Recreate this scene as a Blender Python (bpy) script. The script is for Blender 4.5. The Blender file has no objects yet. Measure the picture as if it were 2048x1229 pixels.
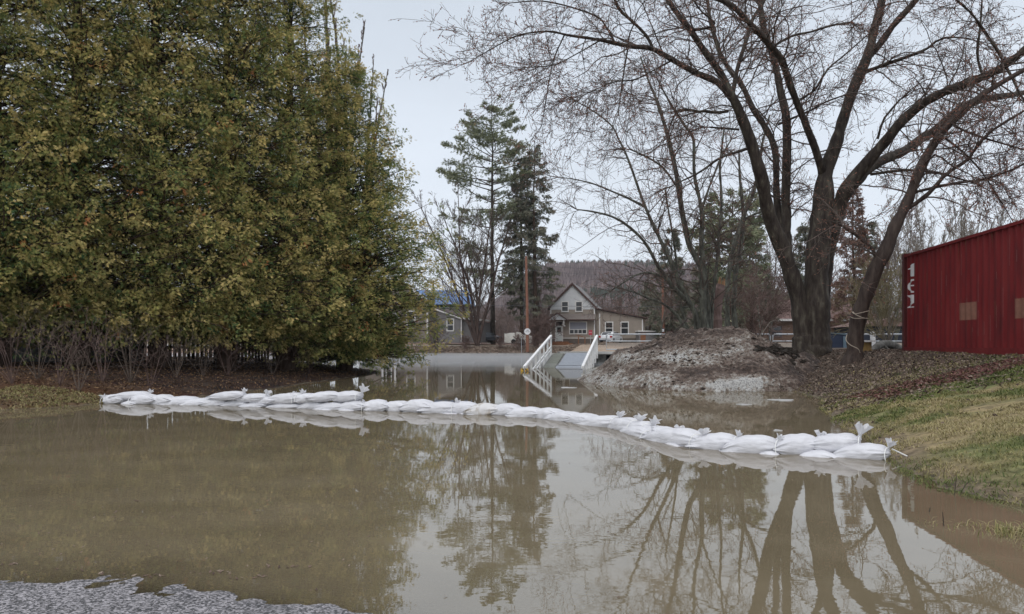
import bpy, math, random
import numpy as np
from mathutils import Vector, Matrix
R = math.radians
SC = bpy.context.scene
COL = SC.collection

# ------------------------------------------------------------------ camera
FPX, HY, CAMZ = 1500.0, 688.0, 1.25          # focal length in photo pixels, horizon row, eye height
cam = bpy.data.cameras.new("camera"); cam_o = bpy.data.objects.new("camera", cam); COL.objects.link(cam_o)
cam_o.location = (0, 0, CAMZ); cam_o.rotation_euler = (R(90), 0, 0)
cam.sensor_width = 36; cam.lens = 36 * FPX / 2048; cam.shift_y = (HY - 614.5) / 2048
cam.clip_start = 0.05; cam.clip_end = 6000
SC.camera = cam_o

# ------------------------------------------------------------------ world: overcast
SUN_EL, SUN_AZ = R(48), R(200)
w = bpy.data.worlds.new("World"); SC.world = w; w.use_nodes = True
nt = w.node_tree; N = nt.nodes; L = nt.links
for n in list(N): N.remove(n)
out = N.new("ShaderNodeOutputWorld"); bg = N.new("ShaderNodeBackground"); bg.inputs[1].default_value = 0.115
sky = N.new("ShaderNodeTexSky"); sky.sky_type = 'NISHITA'; sky.sun_disc = False
sky.sun_elevation = SUN_EL; sky.sun_rotation = SUN_AZ; sky.dust_density = 3.0
tc = N.new("ShaderNodeTexCoord"); sep = N.new("ShaderNodeSeparateXYZ"); L.new(tc.outputs['Generated'], sep.inputs[0])
ramp = N.new("ShaderNodeValToRGB"); L.new(sep.outputs[2], ramp.inputs[0])
cr = ramp.color_ramp; cr.elements[0].position = 0.0; cr.elements[0].color = (.60, .64, .69, 1)
cr.elements[1].position = 1.0; cr.elements[1].color = (.98, 1.0, 1.05, 1)
e = cr.elements.new(.10); e.color = (.585, .63, .69, 1)
e = cr.elements.new(.42); e.color = (.505, .555, .62, 1)
e = cr.elements.new(.60); e.color = (.85, .88, .93, 1)
noi = N.new("ShaderNodeTexNoise"); noi.inputs['Scale'].default_value = 1.6; noi.inputs['Detail'].default_value = 4
mp = N.new("ShaderNodeMapping"); mp.inputs['Scale'].default_value = (1, 1, 3.5); L.new(tc.outputs['Generated'], mp.inputs[0]); L.new(mp.outputs[0], noi.inputs[0])
mr = N.new("ShaderNodeMapRange"); mr.inputs[1].default_value = .3; mr.inputs[2].default_value = .7; mr.inputs[3].default_value = .90; mr.inputs[4].default_value = 1.08
L.new(noi.outputs[0], mr.inputs[0])
vm = N.new("ShaderNodeVectorMath"); vm.operation = 'SCALE'; L.new(ramp.outputs[0], vm.inputs[0]); L.new(mr.outputs[0], vm.inputs['Scale'])
vm2 = N.new("ShaderNodeVectorMath"); vm2.operation = 'SCALE'; vm2.inputs['Scale'].default_value = 10.0; L.new(vm.outputs[0], vm2.inputs[0])
mix = N.new("ShaderNodeMix"); mix.data_type = 'RGBA'; mix.inputs[0].default_value = .93
L.new(sky.outputs[0], mix.inputs[6]); L.new(vm2.outputs[0], mix.inputs[7])
L.new(mix.outputs[2], bg.inputs[0]); L.new(bg.outputs[0], out.inputs[0])
sun = bpy.data.lights.new("sun", 'SUN'); sun.energy = 0.6; sun.angle = R(25); sun.color = (1, .97, .93)
sun_o = bpy.data.objects.new("sun", sun); COL.objects.link(sun_o)
d = Vector((math.sin(SUN_AZ) * math.cos(SUN_EL), math.cos(SUN_AZ) * math.cos(SUN_EL), math.sin(SUN_EL)))
sun_o.rotation_euler = d.to_track_quat('Z', 'Y').to_euler(); sun_o.location = (0, 0, 60)
SC.view_settings.view_transform = 'Standard'; SC.view_settings.look = 'None'
SC.view_settings.exposure = 0.33; SC.view_settings.gamma = 1
SC.cycles.max_bounces = 7; SC.cycles.diffuse_bounces = 3; SC.cycles.glossy_bounces = 3; SC.cycles.transparent_max_bounces = 12
SC.cycles.volume_bounces = 0; SC.cycles.use_adaptive_sampling = True
SC.cycles.sample_clamp_indirect = 4

# ------------------------------------------------------------------ helpers
def P(px, py, Y):
    """a photo pixel at distance Y -> a world point"""
    return np.array([(px - 1024) / FPX * Y, Y, CAMZ - (py - HY) / FPX * Y])
def PX(px, Y): return (px - 1024) / FPX * Y
def PZ(py, Y): return CAMZ - (py - HY) / FPX * Y

def tag(o, label=None, cat=None, group=None, kind=None):
    if label: o['label'] = label
    if cat: o['category'] = cat
    if group: o['group'] = group
    if kind: o['kind'] = kind
    return o
def empty(name, loc, label=None, cat=None, group=None, rz=0):
    o = bpy.data.objects.new(name, None); COL.objects.link(o); o.location = [float(v) for v in loc]; o.rotation_euler.z = rz
    o.empty_display_size = .2
    return tag(o, label, cat, group)

class MB:
    """collects vertices and faces; build() links them as one mesh object"""
    def __init__(s): s.v = []; s.f = []; s.t = []; s.m = []; s.n = 0
    def add(s, V, F, tint=0.5, mat=0):
        V = np.asarray(V, float).reshape(-1, 3); F = np.asarray(F, int)
        s.v.append(V); s.f.append(F + s.n); s.n += len(V)
        s.t.append(np.broadcast_to(np.asarray(tint, float), (len(F),)).copy()); s.m.append(np.full(len(F), mat, int))
        return s
    def box(s, a, b, M=None, tint=.5, mat=0):
        x0, y0, z0 = a; x1, y1, z1 = b
        V = np.array([(x0, y0, z0), (x1, y0, z0), (x1, y1, z0), (x0, y1, z0), (x0, y0, z1), (x1, y0, z1), (x1, y1, z1), (x0, y1, z1)], float)
        if M is not None: V = V @ M[0].T + M[1]
        return s.add(V, [(0, 3, 2, 1), (4, 5, 6, 7), (0, 1, 5, 4), (1, 2, 6, 5), (2, 3, 7, 6), (3, 0, 4, 7)], tint, mat)
    def prism(s, poly, y0, y1, tint=.5, mat=0):
        """polygon in x,z extruded along y"""
        n = len(poly); V = [(x, y0, z) for x, z in poly] + [(x, y1, z) for x, z in poly]
        s.poly(V, [list(range(n)), list(range(2 * n - 1, n - 1, -1))] + [[(i + 1) % n, i, i + n, (i + 1) % n + n] for i in range(n)], tint, mat)
        return s
    def poly(s, V, faces, tint=.5, mat=0):
        V = np.asarray(V, float)
        base = s.n; s.v.append(V); s.n += len(V)
        for f in faces:
            s.f.append(np.array([f], int) + base); s.t.append(np.array([tint], float)); s.m.append(np.array([mat]))
        return s
    def tubes(s, Pt, Rd, k=4, tint=.5, cap=False, mat=0):
        """Pt [N,n,3], Rd [N,n]"""
        Pt = np.asarray(Pt, float); Rd = np.asarray(Rd, float)
        if Pt.ndim == 2: Pt = Pt[None]; Rd = Rd[None]
        Nn, n, _ = Pt.shape
        T = np.gradient(Pt, axis=1); T /= np.linalg.norm(T, axis=2, keepdims=True) + 1e-9
        up = np.zeros_like(T); mean = T.mean(1); 
        vert = np.abs(mean[:, 2]) > .7
        up[vert] = (0, 1, 0); up[~vert] = (0, 0, 1)
        A = np.cross(T, up); A /= np.linalg.norm(A, axis=2, keepdims=True) + 1e-9
        B = np.cross(T, A)
        ang = np.arange(k) * 2 * np.pi / k
        V = Pt[:, :, None] + Rd[:, :, None, None] * (A[:, :, None] * np.cos(ang)[None, None, :, None] + B[:, :, None] * np.sin(ang)[None, None, :, None])
        V = V.reshape(-1, 3)
        i = np.arange(k); j = (i + 1) % k
        ring = np.stack([i, j, j + k, i + k], 1)
        seg = (np.arange(n - 1) * k)[:, None, None] + ring[None]
        F = (np.arange(Nn) * n * k)[:, None, None, None] + seg[None]
        F = F.reshape(-1, 4)
        tt = np.repeat(np.broadcast_to(np.asarray(tint, float), (Nn,)), (n - 1) * k)
        s.add(V, F, tt, mat)
        if cap:
            for q in range(Nn):
                b0 = s.n - Nn * n * k + q * n * k
                s.f.append(np.array([[b0 + z for z in range(k)]])); s.f.append(np.array([[b0 + (n - 1) * k + z for z in range(k - 1, -1, -1)]]))
                s.t += [np.array([.5])] * 2; s.m += [np.array([mat])] * 2
        return s
    def tube(s, pts, r, k=8, tint=.5, cap=True, mat=0):
        pts = np.asarray(pts, float); r = np.broadcast_to(np.asarray(r, float), (len(pts),))
        return s.tubes(pts[None], r[None], k, tint, cap, mat)
    def build(s, name, mats, parent=None, smooth=False, loc=None, attr=True):
        me = bpy.data.meshes.new(name)
        V = np.concatenate(s.v); me.vertices.add(len(V)); me.vertices.foreach_set("co", V.astype(np.float32).ravel())
        sizes = np.concatenate([np.full(len(f), f.shape[1]) for f in s.f]); idx = np.concatenate([f.ravel() for f in s.f])
        me.loops.add(len(idx)); me.loops.foreach_set("vertex_index", idx.astype(np.int32))
        me.polygons.add(len(sizes)); st = np.concatenate([[0], np.cumsum(sizes)[:-1]])
        me.polygons.foreach_set("loop_start", st.astype(np.int32))
        if not isinstance(mats, (list, tuple)): mats = [mats]
        for m in mats: me.materials.append(m)
        me.polygons.foreach_set("material_index", np.concatenate(s.m).astype(np.int32))
        me.polygons.foreach_set("use_smooth", np.full(len(sizes), smooth))
        if attr:
            a = me.attributes.new("tint", 'FLOAT', 'FACE'); a.data.foreach_set("value", np.concatenate(s.t).astype(np.float32))
        me.update(calc_edges=True)
        o = bpy.data.objects.new(name, me); COL.objects.link(o)
        if parent is not None: o.parent = parent
        if loc is not None: o.location = loc
        return o
def rotz(a, t=(0, 0, 0)):
    c, s_ = math.cos(a), math.sin(a); return (np.array([[c, -s_, 0], [s_, c, 0], [0, 0, 1]]), np.array(t, float))

def catmull(pts, n):
    """pts [m,d] -> resampled smooth [n,d]"""
    p = np.asarray(pts, float); m = len(p)
    p = np.vstack([2 * p[0] - p[1], p, 2 * p[-1] - p[-2]])
    t = np.linspace(0, m - 1 - 1e-6, n); i = t.astype(int); u = (t - i)[:, None]
    a, b, c, d_ = p[i], p[i + 1], p[i + 2], p[i + 3]
    return .5 * ((2 * b) + (-a + c) * u + (2 * a - 5 * b + 4 * c - d_) * u ** 2 + (-a + 3 * b - 3 * c + d_) * u ** 3)

def vnoise(X, Y, seed=0):
    """cheap smooth value noise"""
    rs = np.random.RandomState(seed); tab = rs.rand(256, 256)
    xi = np.floor(X).astype(int); yi = np.floor(Y).astype(int); u = X - xi; v = Y - yi
    u = u * u * (3 - 2 * u); v = v * v * (3 - 2 * v)
    g = lambda a, b: tab[a % 256, b % 256]
    return (g(xi, yi) * (1 - u) + g(xi + 1, yi) * u) * (1 - v) + (g(xi, yi + 1) * (1 - u) + g(xi + 1, yi + 1) * u) * v - .5
def fbm(X, Y, f, o=4, seed=0):
    s_ = 0; a = 1.
    for k in range(o): s_ = s_ + a * vnoise(X * f, Y * f, seed + k); f *= 2.03; a *= .5
    return s_

# ------------------------------------------------------------------ materials
def mat(name, c1, c2=None, scale=5, rough=.8, bump=0., bscale=None, spec=.3, metal=0, attr=None, detail=5, c3=None, stretch=None, trans=0., lo=.35, hi=.65, coat=0, extra=None, vcol=None):
    """procedural surface: noise blends c1..c2(..c3); attr = ramp colours driven by the per-face tint"""
    m = bpy.data.materials.new(name); m.use_nodes = True; nt = m.node_tree; N = nt.nodes; L = nt.links
    b = N['Principled BSDF']; b.inputs['Roughness'].default_value = rough; b.inputs['Metallic'].default_value = metal
    b.inputs['Specular IOR Level'].default_value = spec
    tc = N.new("ShaderNodeTexCoord"); mp = N.new("ShaderNodeMapping"); L.new(tc.outputs['Object'], mp.inputs[0])
    if stretch: mp.inputs['Scale'].default_value = stretch
    no = N.new("ShaderNodeTexNoise"); no.inputs['Scale'].default_value = scale; no.inputs['Detail'].default_value = detail; no.inputs['Roughness'].default_value = .62
    L.new(mp.outputs[0], no.inputs[0])
    rp = N.new("ShaderNodeValToRGB"); L.new(no.outputs[0], rp.inputs[0]); c2 = c2 or tuple(x * .8 for x in c1)
    rp.color_ramp.elements[0].position = lo; rp.color_ramp.elements[0].color = (*c1, 1)
    rp.color_ramp.elements[1].position = hi; rp.color_ramp.elements[1].color = (*c2, 1)
    if c3: q = rp.color_ramp.elements.new((lo + hi) / 2); q.color = (*c3, 1)
    col = rp.outputs[0]
    if attr:
        at = N.new("ShaderNodeAttribute"); at.attribute_name = "tint"
        r2 = N.new("ShaderNodeValToRGB"); L.new(at.outputs['Fac'], r2.inputs[0])
        els = r2.color_ramp.elements
        for q, (p_, c_) in enumerate(attr):
            el = els[q] if q < 2 else els.new(p_)
            el.position = p_; el.color = (*c_, 1)
        mx = N.new("ShaderNodeMix"); mx.data_type = 'RGBA'; mx.blend_type = 'MULTIPLY'; mx.inputs[0].default_value = 1
        L.new(r2.outputs[0], mx.inputs[6]); L.new(col, mx.inputs[7]); col = mx.outputs[2]
    if vcol:
        at = N.new("ShaderNodeAttribute"); at.attribute_name = vcol
        mx = N.new("ShaderNodeMix"); mx.data_type = 'RGBA'; mx.blend_type = 'MULTIPLY'; mx.inputs[0].default_value = 1
        L.new(at.outputs['Color'], mx.inputs[6]); L.new(col, mx.inputs[7]); col = mx.outputs[2]
    L.new(col, b.inputs['Base Color'])
    if coat: b.inputs['Coat Weight'].default_value = coat; b.inputs['Coat Roughness'].default_value = .15
    if bump:
        bn = N.new("ShaderNodeTexNoise"); bn.inputs['Scale'].default_value = bscale or scale * 4; bn.inputs['Detail'].default_value = 6
        L.new(mp.outputs[0], bn.inputs[0])
        bp = N.new("ShaderNodeBump"); bp.inputs['Strength'].default_value = 1; bp.inputs['Distance'].default_value = bump
        L.new(bn.outputs[0], bp.inputs['Height']); L.new(bp.outputs[0], b.inputs['Normal'])
    if trans:
        tr = N.new("ShaderNodeBsdfTranslucent"); L.new(col, tr.inputs[0]); ms = N.new("ShaderNodeMixShader"); ms.inputs[0].default_value = trans
        L.new(b.outputs[0], ms.inputs[1]); L.new(tr.outputs[0], ms.inputs[2]); L.new(ms.outputs[0], N['Material Output'].inputs[0])
    return m
W1 = (1, 1, 1)
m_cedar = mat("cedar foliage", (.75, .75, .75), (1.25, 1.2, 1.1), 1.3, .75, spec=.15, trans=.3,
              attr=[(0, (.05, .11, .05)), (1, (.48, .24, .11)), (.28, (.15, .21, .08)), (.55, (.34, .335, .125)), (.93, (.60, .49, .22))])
m_pine = mat("pine needles", (.8, .8, .8), (1.2, 1.2, 1.2), 1, .8, spec=.2, trans=.12,
             attr=[(0, (.12, .15, .10)), (1, (.34, .35, .22)), (.5, (.22, .245, .155))])
m_spruce = mat("spruce needles", (.8, .8, .8), (1.2, 1.2, 1.2), 1, .8, spec=.2, trans=.1,
               attr=[(0, (.085, .10, .075)), (1, (.26, .22, .17)), (.5, (.155, .165, .12))])
m_rusty = mat("dead conifer needles", (.8, .8, .8), (1.2, 1.2, 1.2), 1, .9, trans=.1, attr=[(0, (.14, .085, .07)), (1, (.27, .17, .13))])
m_bark = mat("wet maple bark", (.020, .014, .011), (.14, .132, .10), 7, .75, .035, 26, stretch=(1, 1, .22), spec=.3, c3=(.055, .043, .034), lo=.36, hi=.74, detail=9)
m_barkG = mat("lichen grey bark", (.035, .034, .028), (.15, .155, .125), 8, .8, .02, 30, stretch=(1, 1, .3), c3=(.085, .085, .07))
m_barkd = mat("cedar bark", (.035, .022, .016), (.09, .06, .045), 10, .9, .01, 40, stretch=(1, 1, .2))
m_twig = mat("twig bark", (.07, .052, .045), (.13, .10, .085), 3, .8)
m_twigr = mat("reddish brown twig", (.11, .07, .06), (.17, .12, .105), 3, .85)
m_twigp = mat("pale twig", (.19, .16, .135), (.28, .25, .215), 3, .85)
m_brush = mat("grey brown brush stem", (.10, .075, .06), (.17, .135, .11), 3, .85)
m_bud = mat("red maple buds", (.21, .085, .06), (.28, .14, .10), 6, .7)
m_bag = mat("white woven sandbag", (.55, .55, .58), (.66, .66, .69), 4, .62, .028, 9, spec=.3, lo=.3, hi=.7, stretch=(.6, 1.6, 1.6))
m_frill = mat("sack cloth frill", (.66, .66, .68), (.74, .74, .76), 8, .7, .002, 40, trans=.35)
m_bagd = mat("muddy sandbag", (.34, .30, .25), (.60, .59, .59), 5, .7, .002, 40, lo=.36, hi=.5)
m_cord = mat("white tie cord", (.72, .72, .70), (.8, .8, .78), 10, .7)
m_white = mat("white painted wood", (.68, .68, .68), (.8, .8, .8), 6, .55)
m_galv = mat("galvanised pipe", (.36, .38, .40), (.50, .52, .54), 6, .45, metal=.55)
m_cont = mat("container red paint", (.18, .026, .026), (.085, .014, .016), 2.2, .6, .004, 8, stretch=(1, 1, .25), spec=.15, c3=(.16, .017, .019), lo=.3, hi=.72, detail=9)
m_contd = mat("container dark rail", (.07, .015, .015), (.10, .02, .02), 4, .6, .002, 12)
m_rust = mat("rust streak", (.12, .05, .03), (.2, .09, .05), 20, .9)
m_patch = mat("faded tan patch", (.19, .085, .06), (.24, .115, .08), 7, .7)
m_lett = mat("white stencil paint", (.62, .62, .63), (.72, .72, .72), 9, .6)
m_fence = mat("weathered fence board", (.035, .03, .027), (.075, .068, .06), 8, .9, .004, 30, stretch=(1, 1, .15))
m_shingle = mat("weathered shed board", (.06, .06, .062), (.12, .118, .118), 4, .9, .006, 18, stretch=(.6, 1, 2))
m_tan = mat("tan lap siding", (.26, .22, .185), (.29, .25, .21), 2, .7)
m_tand = mat("dark brown lap siding", (.115, .095, .08), (.135, .115, .10), 2, .7)
m_wsid = mat("white lap siding", (.50, .51, .52), (.58, .59, .60), 2, .7)
m_roofg = mat("grey shingle roof", (.15, .145, .14), (.21, .20, .20), 6, .85)
m_roofb = mat("brown roof trim", (.075, .045, .04), (.10, .06, .055), 6, .7)
m_wtrim = mat("white trim", (.62, .60, .58), (.70, .69, .67), 3, .6)
m_glass = mat("dark window glass", (.03, .032, .036), (.05, .052, .056), 1, .08, spec=.6)
m_blind = mat("grey window blind", (.24, .25, .29), (.27, .28, .32), 1, .5)
m_door = mat("white door", (.56, .60, .58), (.62, .65, .63), 1, .5)
m_wood = mat("raw deck wood", (.20, .085, .045), (.27, .13, .07), 6, .8)
m_gsid = mat("grey lap siding", (.17, .16, .16), (.20, .19, .19), 2, .7)
m_blue = mat("blue metal roof", (.04, .12, .30), (.055, .155, .36), 2, .4, spec=.5)
m_taupe = mat("taupe wall", (.23, .20, .18), (.27, .235, .21), 2, .75)
m_brown = mat("brown roof", (.14, .085, .075), (.19, .125, .11), 4, .85)
m_brick = mat("warm brick", (.13, .08, .055), (.20, .135, .10), 10, .85)
m_car = mat("white car paint", (.66, .67, .69), (.72, .73, .74), 1, .25, spec=.5, coat=.5)
m_card = mat("dark car paint", (.02, .024, .035), (.03, .034, .045), 1, .25, spec=.5, coat=.5)
m_tyre = mat("black rubber", (.012, .012, .012), (.02, .02, .02), 8, .9)
m_tail = mat("red tail lamp", (.35, .02, .02), (.4, .03, .03), 8, .3)
m_pole = mat("red brown utility pole", (.17, .075, .05), (.26, .13, .09), 6, .85, stretch=(1, 1, .1))
m_wire = mat("grey wire", (.10, .10, .11), (.12, .12, .13), 1, .6)
m_sign = mat("white sign face", (.66, .66, .68), (.72, .72, .73), 3, .5)
m_ink = mat("dark sign ink", (.04, .05, .07), (.05, .06, .08), 3, .6)
m_red = mat("red sign", (.40, .04, .06), (.45, .05, .07), 3, .6)
m_yel = mat("yellow sign", (.62, .38, .03), (.66, .42, .04), 3, .5)
m_bluebin = mat("dark blue bin", (.014, .022, .045), (.02, .03, .06), 3, .5)
m_ltblue = mat("pale blue plastic", (.085, .13, .17), (.11, .16, .20), 3, .5)
m_tarp = mat("pale tarp", (.46, .44, .40), (.60, .58, .54), 2, .8, .02, 6)
m_conc = mat("concrete", (.12, .12, .115), (.22, .22, .21), 4, .9, .003, 20)
m_wetdeck = mat("wet grey ramp decking", (.10, .115, .145), (.16, .175, .205), 5, .32, spec=.5)
m_deckgreen = mat("mossy ramp board", (.10, .105, .085), (.15, .155, .13), 5, .7)
m_rope = mat("pale rope", (.34, .29, .23), (.42, .37, .30), 8, .8)
m_log = mat("fallen log bark", (.06, .055, .048), (.15, .145, .135), 9, .9, .01, 30)
m_spool = mat("ochre spool wood", (.20, .13, .05), (.27, .18, .07), 8, .8)
m_soil = mat("dark soil", (.02, .016, .013), (.045, .037, .03), 12, .95, .01, 40)
m_leaf = mat("fallen leaves", (.8, .8, .8), (1.2, 1.2, 1.2), 5, .85, spec=.12, attr=[(0, (.045, .034, .028)), (1, (.28, .225, .18)), (.35, (.085, .060, .050)), (.65, (.145, .10, .08))])
m_redleaf = mat("dark red leaves", (.8, .8, .8), (1.2, 1.2, 1.2), 5, .85, attr=[(0, (.08, .035, .032)), (1, (.24, .11, .095))])
m_needle = mat("rusty needle litter", (.8, .8, .8), (1.2, 1.2, 1.2), 5, .8, attr=[(0, (.05, .03, .02)), (1, (.22, .14, .07)), (.5, (.10, .055, .032))])
m_grass = mat("grass blades", (.85, .85, .85), (1.15, 1.15, 1.15), 3, .7, spec=.2, trans=.15, attr=[(0, (.06, .10, .025)), (1, (.40, .34, .19)), (.4, (.13, .15, .045)), (.7, (.27, .23, .10))])

# ------------------------------------------------------------------ ground height
_RY = [-6, 0, 4, 5.8, 6.5, 7.3, 8.3, 8.85, 10.3, 12.3, 14.3, 16.7, 19.3, 22, 26, 30, 36, 39, 41, 46, 60, 75, 90, 200]
_RX = [6.5, 5.2, 4.3, 4.05, 3.8, 3.85, 4.2, 4.45, 4.8, 5.3, 6.0, 6.9, 7.4, 7.3, 7.4, 8.0, 9.5, 10.5, 9.0, 7.0, 6, 6, 6, 6]
_LY = [-6, 10, 13.6, 14, 14.8, 16, 17.9, 22.6, 29.3, 33.5, 34.8, 38, 45, 60, 90, 200]
_LX = [-40, -25, -13, -9.7, -8.9, -8.55, -7.4, -6.65, -5.9, -5.95, -7.6, -12, -22, -40, -60, -60]
def ground(X, Y):
    X = np.asarray(X, float); Y = np.asarray(Y, float)
    wob = .22 * fbm(X, Y, .7, 3, 5) + .08 * fbm(X, Y, 3., 2, 9)
    d = X - np.interp(Y, _RY, _RX) + wob
    Ls = np.interp(Y, [0, 8, 15, 24, 36], [5., 4.4, 4.1, 2.6, 2.6])
    zr = np.where(d > 0, 1.0 * np.clip(d / Ls, 0, 1) ** .85, d * np.interp(Y, [0, 6, 9, 12], [.05, .06, .14, .22]))
    zr = zr + .06 * np.clip((d - Ls) / 8, 0, 1) + np.where(d > .3, .05 * fbm(X, Y, .9, 3, 2), 0)
    d = np.interp(Y, _LY, _LX) - X + wob
    zl = np.where(d > 0, .62 * np.clip(d / 5.5, 0, 1) ** .8, d * .16) + np.where(d > .3, .05 * fbm(X, Y, .9, 3, 3), 0)
    yf = np.where(X > 7, np.clip(88 - (X - 7) * 12, 47.5, 88), 88) + .8 * fbm(X, Y * .3, .35, 3, 8)
    d = Y - yf; far = 1.25 + np.clip(-X / 40, -.03, 1) * .45
    zf = np.where(d > 0, np.where(X > 11, .95, .75) * np.clip(d / 4, 0, 1) ** .7 + (far - .85) * np.clip((d - 3) / 9, 0, 1), d * .12)
    za = .016 * (3.74 - Y) - .008 * np.maximum(0, X + 1.9) ** 1.3 + .005 * fbm(X, Y, .9, 5, 11)
    z = np.maximum(np.maximum(zr, zl), np.maximum(zf, za))
    z = np.maximum(z, -.55 + .05 * fbm(X, Y, .3, 2, 4))
    return z
def gz(x, y): return float(ground(np.array([x]), np.array([y]))[0])

def axis(parts):
    a = [np.arange(p, q, s_) for p, q, s_ in parts]; return np.concatenate(a)
def grid_mesh(gx, gy, zf):
    X, Y = np.meshgrid(gx, gy); Z = zf(X, Y); V = np.stack([X, Y, Z], 2).reshape(-1, 3)
    nx, ny = len(gx), len(gy); i = (np.arange(ny - 1) * nx)[:, None] + np.arange(nx - 1)[None]
    F = np.stack([i, i + 1, i + 1 + nx, i + nx], 2).reshape(-1, 4)
    return V, F
far_ax = np.concatenate([50 * 1.12 ** np.arange(0, 36)])
gx = np.concatenate([-far_ax[::-1], axis([(-49, -22, 1.0), (-22, 14, .12), (14, 49, .8)]), far_ax])
gy = np.concatenate([-far_ax[::-1][-18:], axis([(-49, -4, 3), (-4, 30, .11), (30, 46, .25), (46, 102, .5), (102, 200, 4)]), 200 * 1.1 ** np.arange(0, 24)])
V, F = grid_mesh(gx, gy, ground)
near = (V[:, 1] < 30) & (V[:, 1] > -2)
V[near, 2] += .022 * fbm(V[near, 0], V[near, 1], 5, 3, 21) * np.clip(V[near, 2] * 8, 0, 1)
# ground cover colours: leaf litter, straw grass, green grass, soil
def cover(X, Y, Z):
    n1 = fbm(X, Y, .55, 4, 31); n2 = fbm(X, Y, 2.2, 4, 37); n3 = fbm(X, Y, .25, 3, 41)
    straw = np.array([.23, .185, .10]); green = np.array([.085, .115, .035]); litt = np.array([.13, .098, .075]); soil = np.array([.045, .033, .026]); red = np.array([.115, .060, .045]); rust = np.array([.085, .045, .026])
    s_ = lambda t: np.clip(t, 0, 1)[:, None]
    c = np.tile(litt, (len(X), 1))
    right = X > 0
    d = X - np.interp(Y, _RY, _RX)
    # right bank: straw near the water, green band, red-brown leaves and soil to the trees
    g = s_((13.8 - Y + 1.5 * n1) / 1.2) * s_(d * 2)
    c2 = c * (1 - g) + straw * g
    gg = s_((n1 + n2 * .6 + .15 + .25 * np.exp(-((Y - 11.8) / 2.2) ** 2)) * 3) * s_((16.5 - Y + 2 * n3) / 2) * s_(d * 1.5)
    c2 = c2 * (1 - .75 * gg) + green * .75 * gg
    k = s_((Y - 15.5 + 2 * n1) / 2.5) ; c2 = c2 * (1 - .55 * k) + soil * .55 * k
    c = np.where((right & (Y < 46))[:, None], c2, c)
    # left bank: rust needles; shade under the cedars painted in as darker ground
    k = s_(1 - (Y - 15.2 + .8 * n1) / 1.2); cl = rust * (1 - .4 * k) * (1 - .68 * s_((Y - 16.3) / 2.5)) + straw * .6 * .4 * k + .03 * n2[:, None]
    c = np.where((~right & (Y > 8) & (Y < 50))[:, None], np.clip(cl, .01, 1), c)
    # far bank
    fb = Y > 46
    cf = np.array([.30, .235, .18]) + .05 * n2[:, None] + 0 * litt
    kk = s_((np.abs(Y - 95) < 3.5) * (n3 + .3) * 2); cf = cf * (1 - kk * .6) + np.array([.13, .135, .06]) * kk * .6
    kk = s_((Y - 97) / 2) * (X < 10)[:, None]; cf = cf * (1 - kk * .6) + np.array([.15, .075, .05]) * kk * .6
    kk = s_((-X - 12) / 5) * s_((93 - Y) / 3); cf = cf * (1 - .5 * kk) + np.array([.17, .085, .075]) * kk * .5
    kk = s_((X - 8) / 2) * s_((92 - Y) / 3); cf = cf * (1 - .7 * kk) + np.array([.14, .125, .11]) * kk * .7
    c = np.where(fb[:, None], cf, c)
    under = Z < .0
    c = np.where(under[:, None], np.array([.14, .12, .085]), c)
    asp = (X < 3) & (Y < 8)
    c = np.where(asp[:, None], np.array([.10, .10, .10]), c)
    c = np.where((Y > 300)[:, None], np.array([.10, .08, .07]), c)
    return np.clip(c, .005, .9)
def vert_colour(o, C):
    a = o.data.color_attributes.new("cover", 'FLOAT_COLOR', 'POINT')
    a.data.foreach_set("color", np.hstack([C, np.ones((len(C), 1))]).astype(np.float32).ravel())
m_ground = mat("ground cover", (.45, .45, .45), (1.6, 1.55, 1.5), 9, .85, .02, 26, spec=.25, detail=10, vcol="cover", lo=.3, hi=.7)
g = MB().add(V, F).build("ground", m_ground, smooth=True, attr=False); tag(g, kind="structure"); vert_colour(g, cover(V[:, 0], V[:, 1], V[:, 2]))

# asphalt of the flooded lot rising out of the water beside the camera
m_asph = bpy.data.materials.new("wet asphalt"); m_asph.use_nodes = True
nt = m_asph.node_tree; N = nt.nodes; L = nt.links; b = N['Principled BSDF']; b.inputs['Roughness'].default_value = .42
tc = N.new("ShaderNodeTexCoord"); vo = N.new("ShaderNodeTexVoronoi"); vo.inputs['Scale'].default_value = 95; L.new(tc.outputs['Object'], vo.inputs[0])
sr = N.new("ShaderNodeSeparateColor"); L.new(vo.outputs['Color'], sr.inputs[0])
rp = N.new("ShaderNodeValToRGB"); L.new(sr.outputs[0], rp.inputs[0]); rp.color_ramp.elements[0].color = (.05, .05, .055, 1); rp.color_ramp.elements[1].color = (.42, .40, .42, 1); rp.color_ramp.elements[0].position = .25
n2 = N.new("ShaderNodeTexNoise"); n2.inputs['Scale'].default_value = 1.4; n2.inputs['Detail'].default_value = 5; L.new(tc.outputs['Object'], n2.inputs[0])
r2 = N.new("ShaderNodeMapRange"); r2.inputs[1].default_value = .35; r2.inputs[2].default_value = .65; r2.inputs[3].default_value = .75; r2.inputs[4].default_value = 1.1; L.new(n2.outputs[0], r2.inputs[0])
vs = N.new("ShaderNodeVectorMath"); vs.operation = 'SCALE'; L.new(rp.outputs[0], vs.inputs[0]); L.new(r2.outputs[0], vs.inputs['Scale']); L.new(vs.outputs[0], b.inputs['Base Color'])
bp = N.new("ShaderNodeBump"); bp.inputs['Distance'].default_value = .004; L.new(vo.outputs['Distance'], bp.inputs['Height']); L.new(bp.outputs[0], b.inputs['Normal'])
V, F = grid_mesh(axis([(-9, 2.6, .035)]), axis([(-2, 6.5, .035)]), lambda X, Y: ground(X, Y) + .004 + .0045 * fbm(X, Y, 7, 3, 77))
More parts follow.
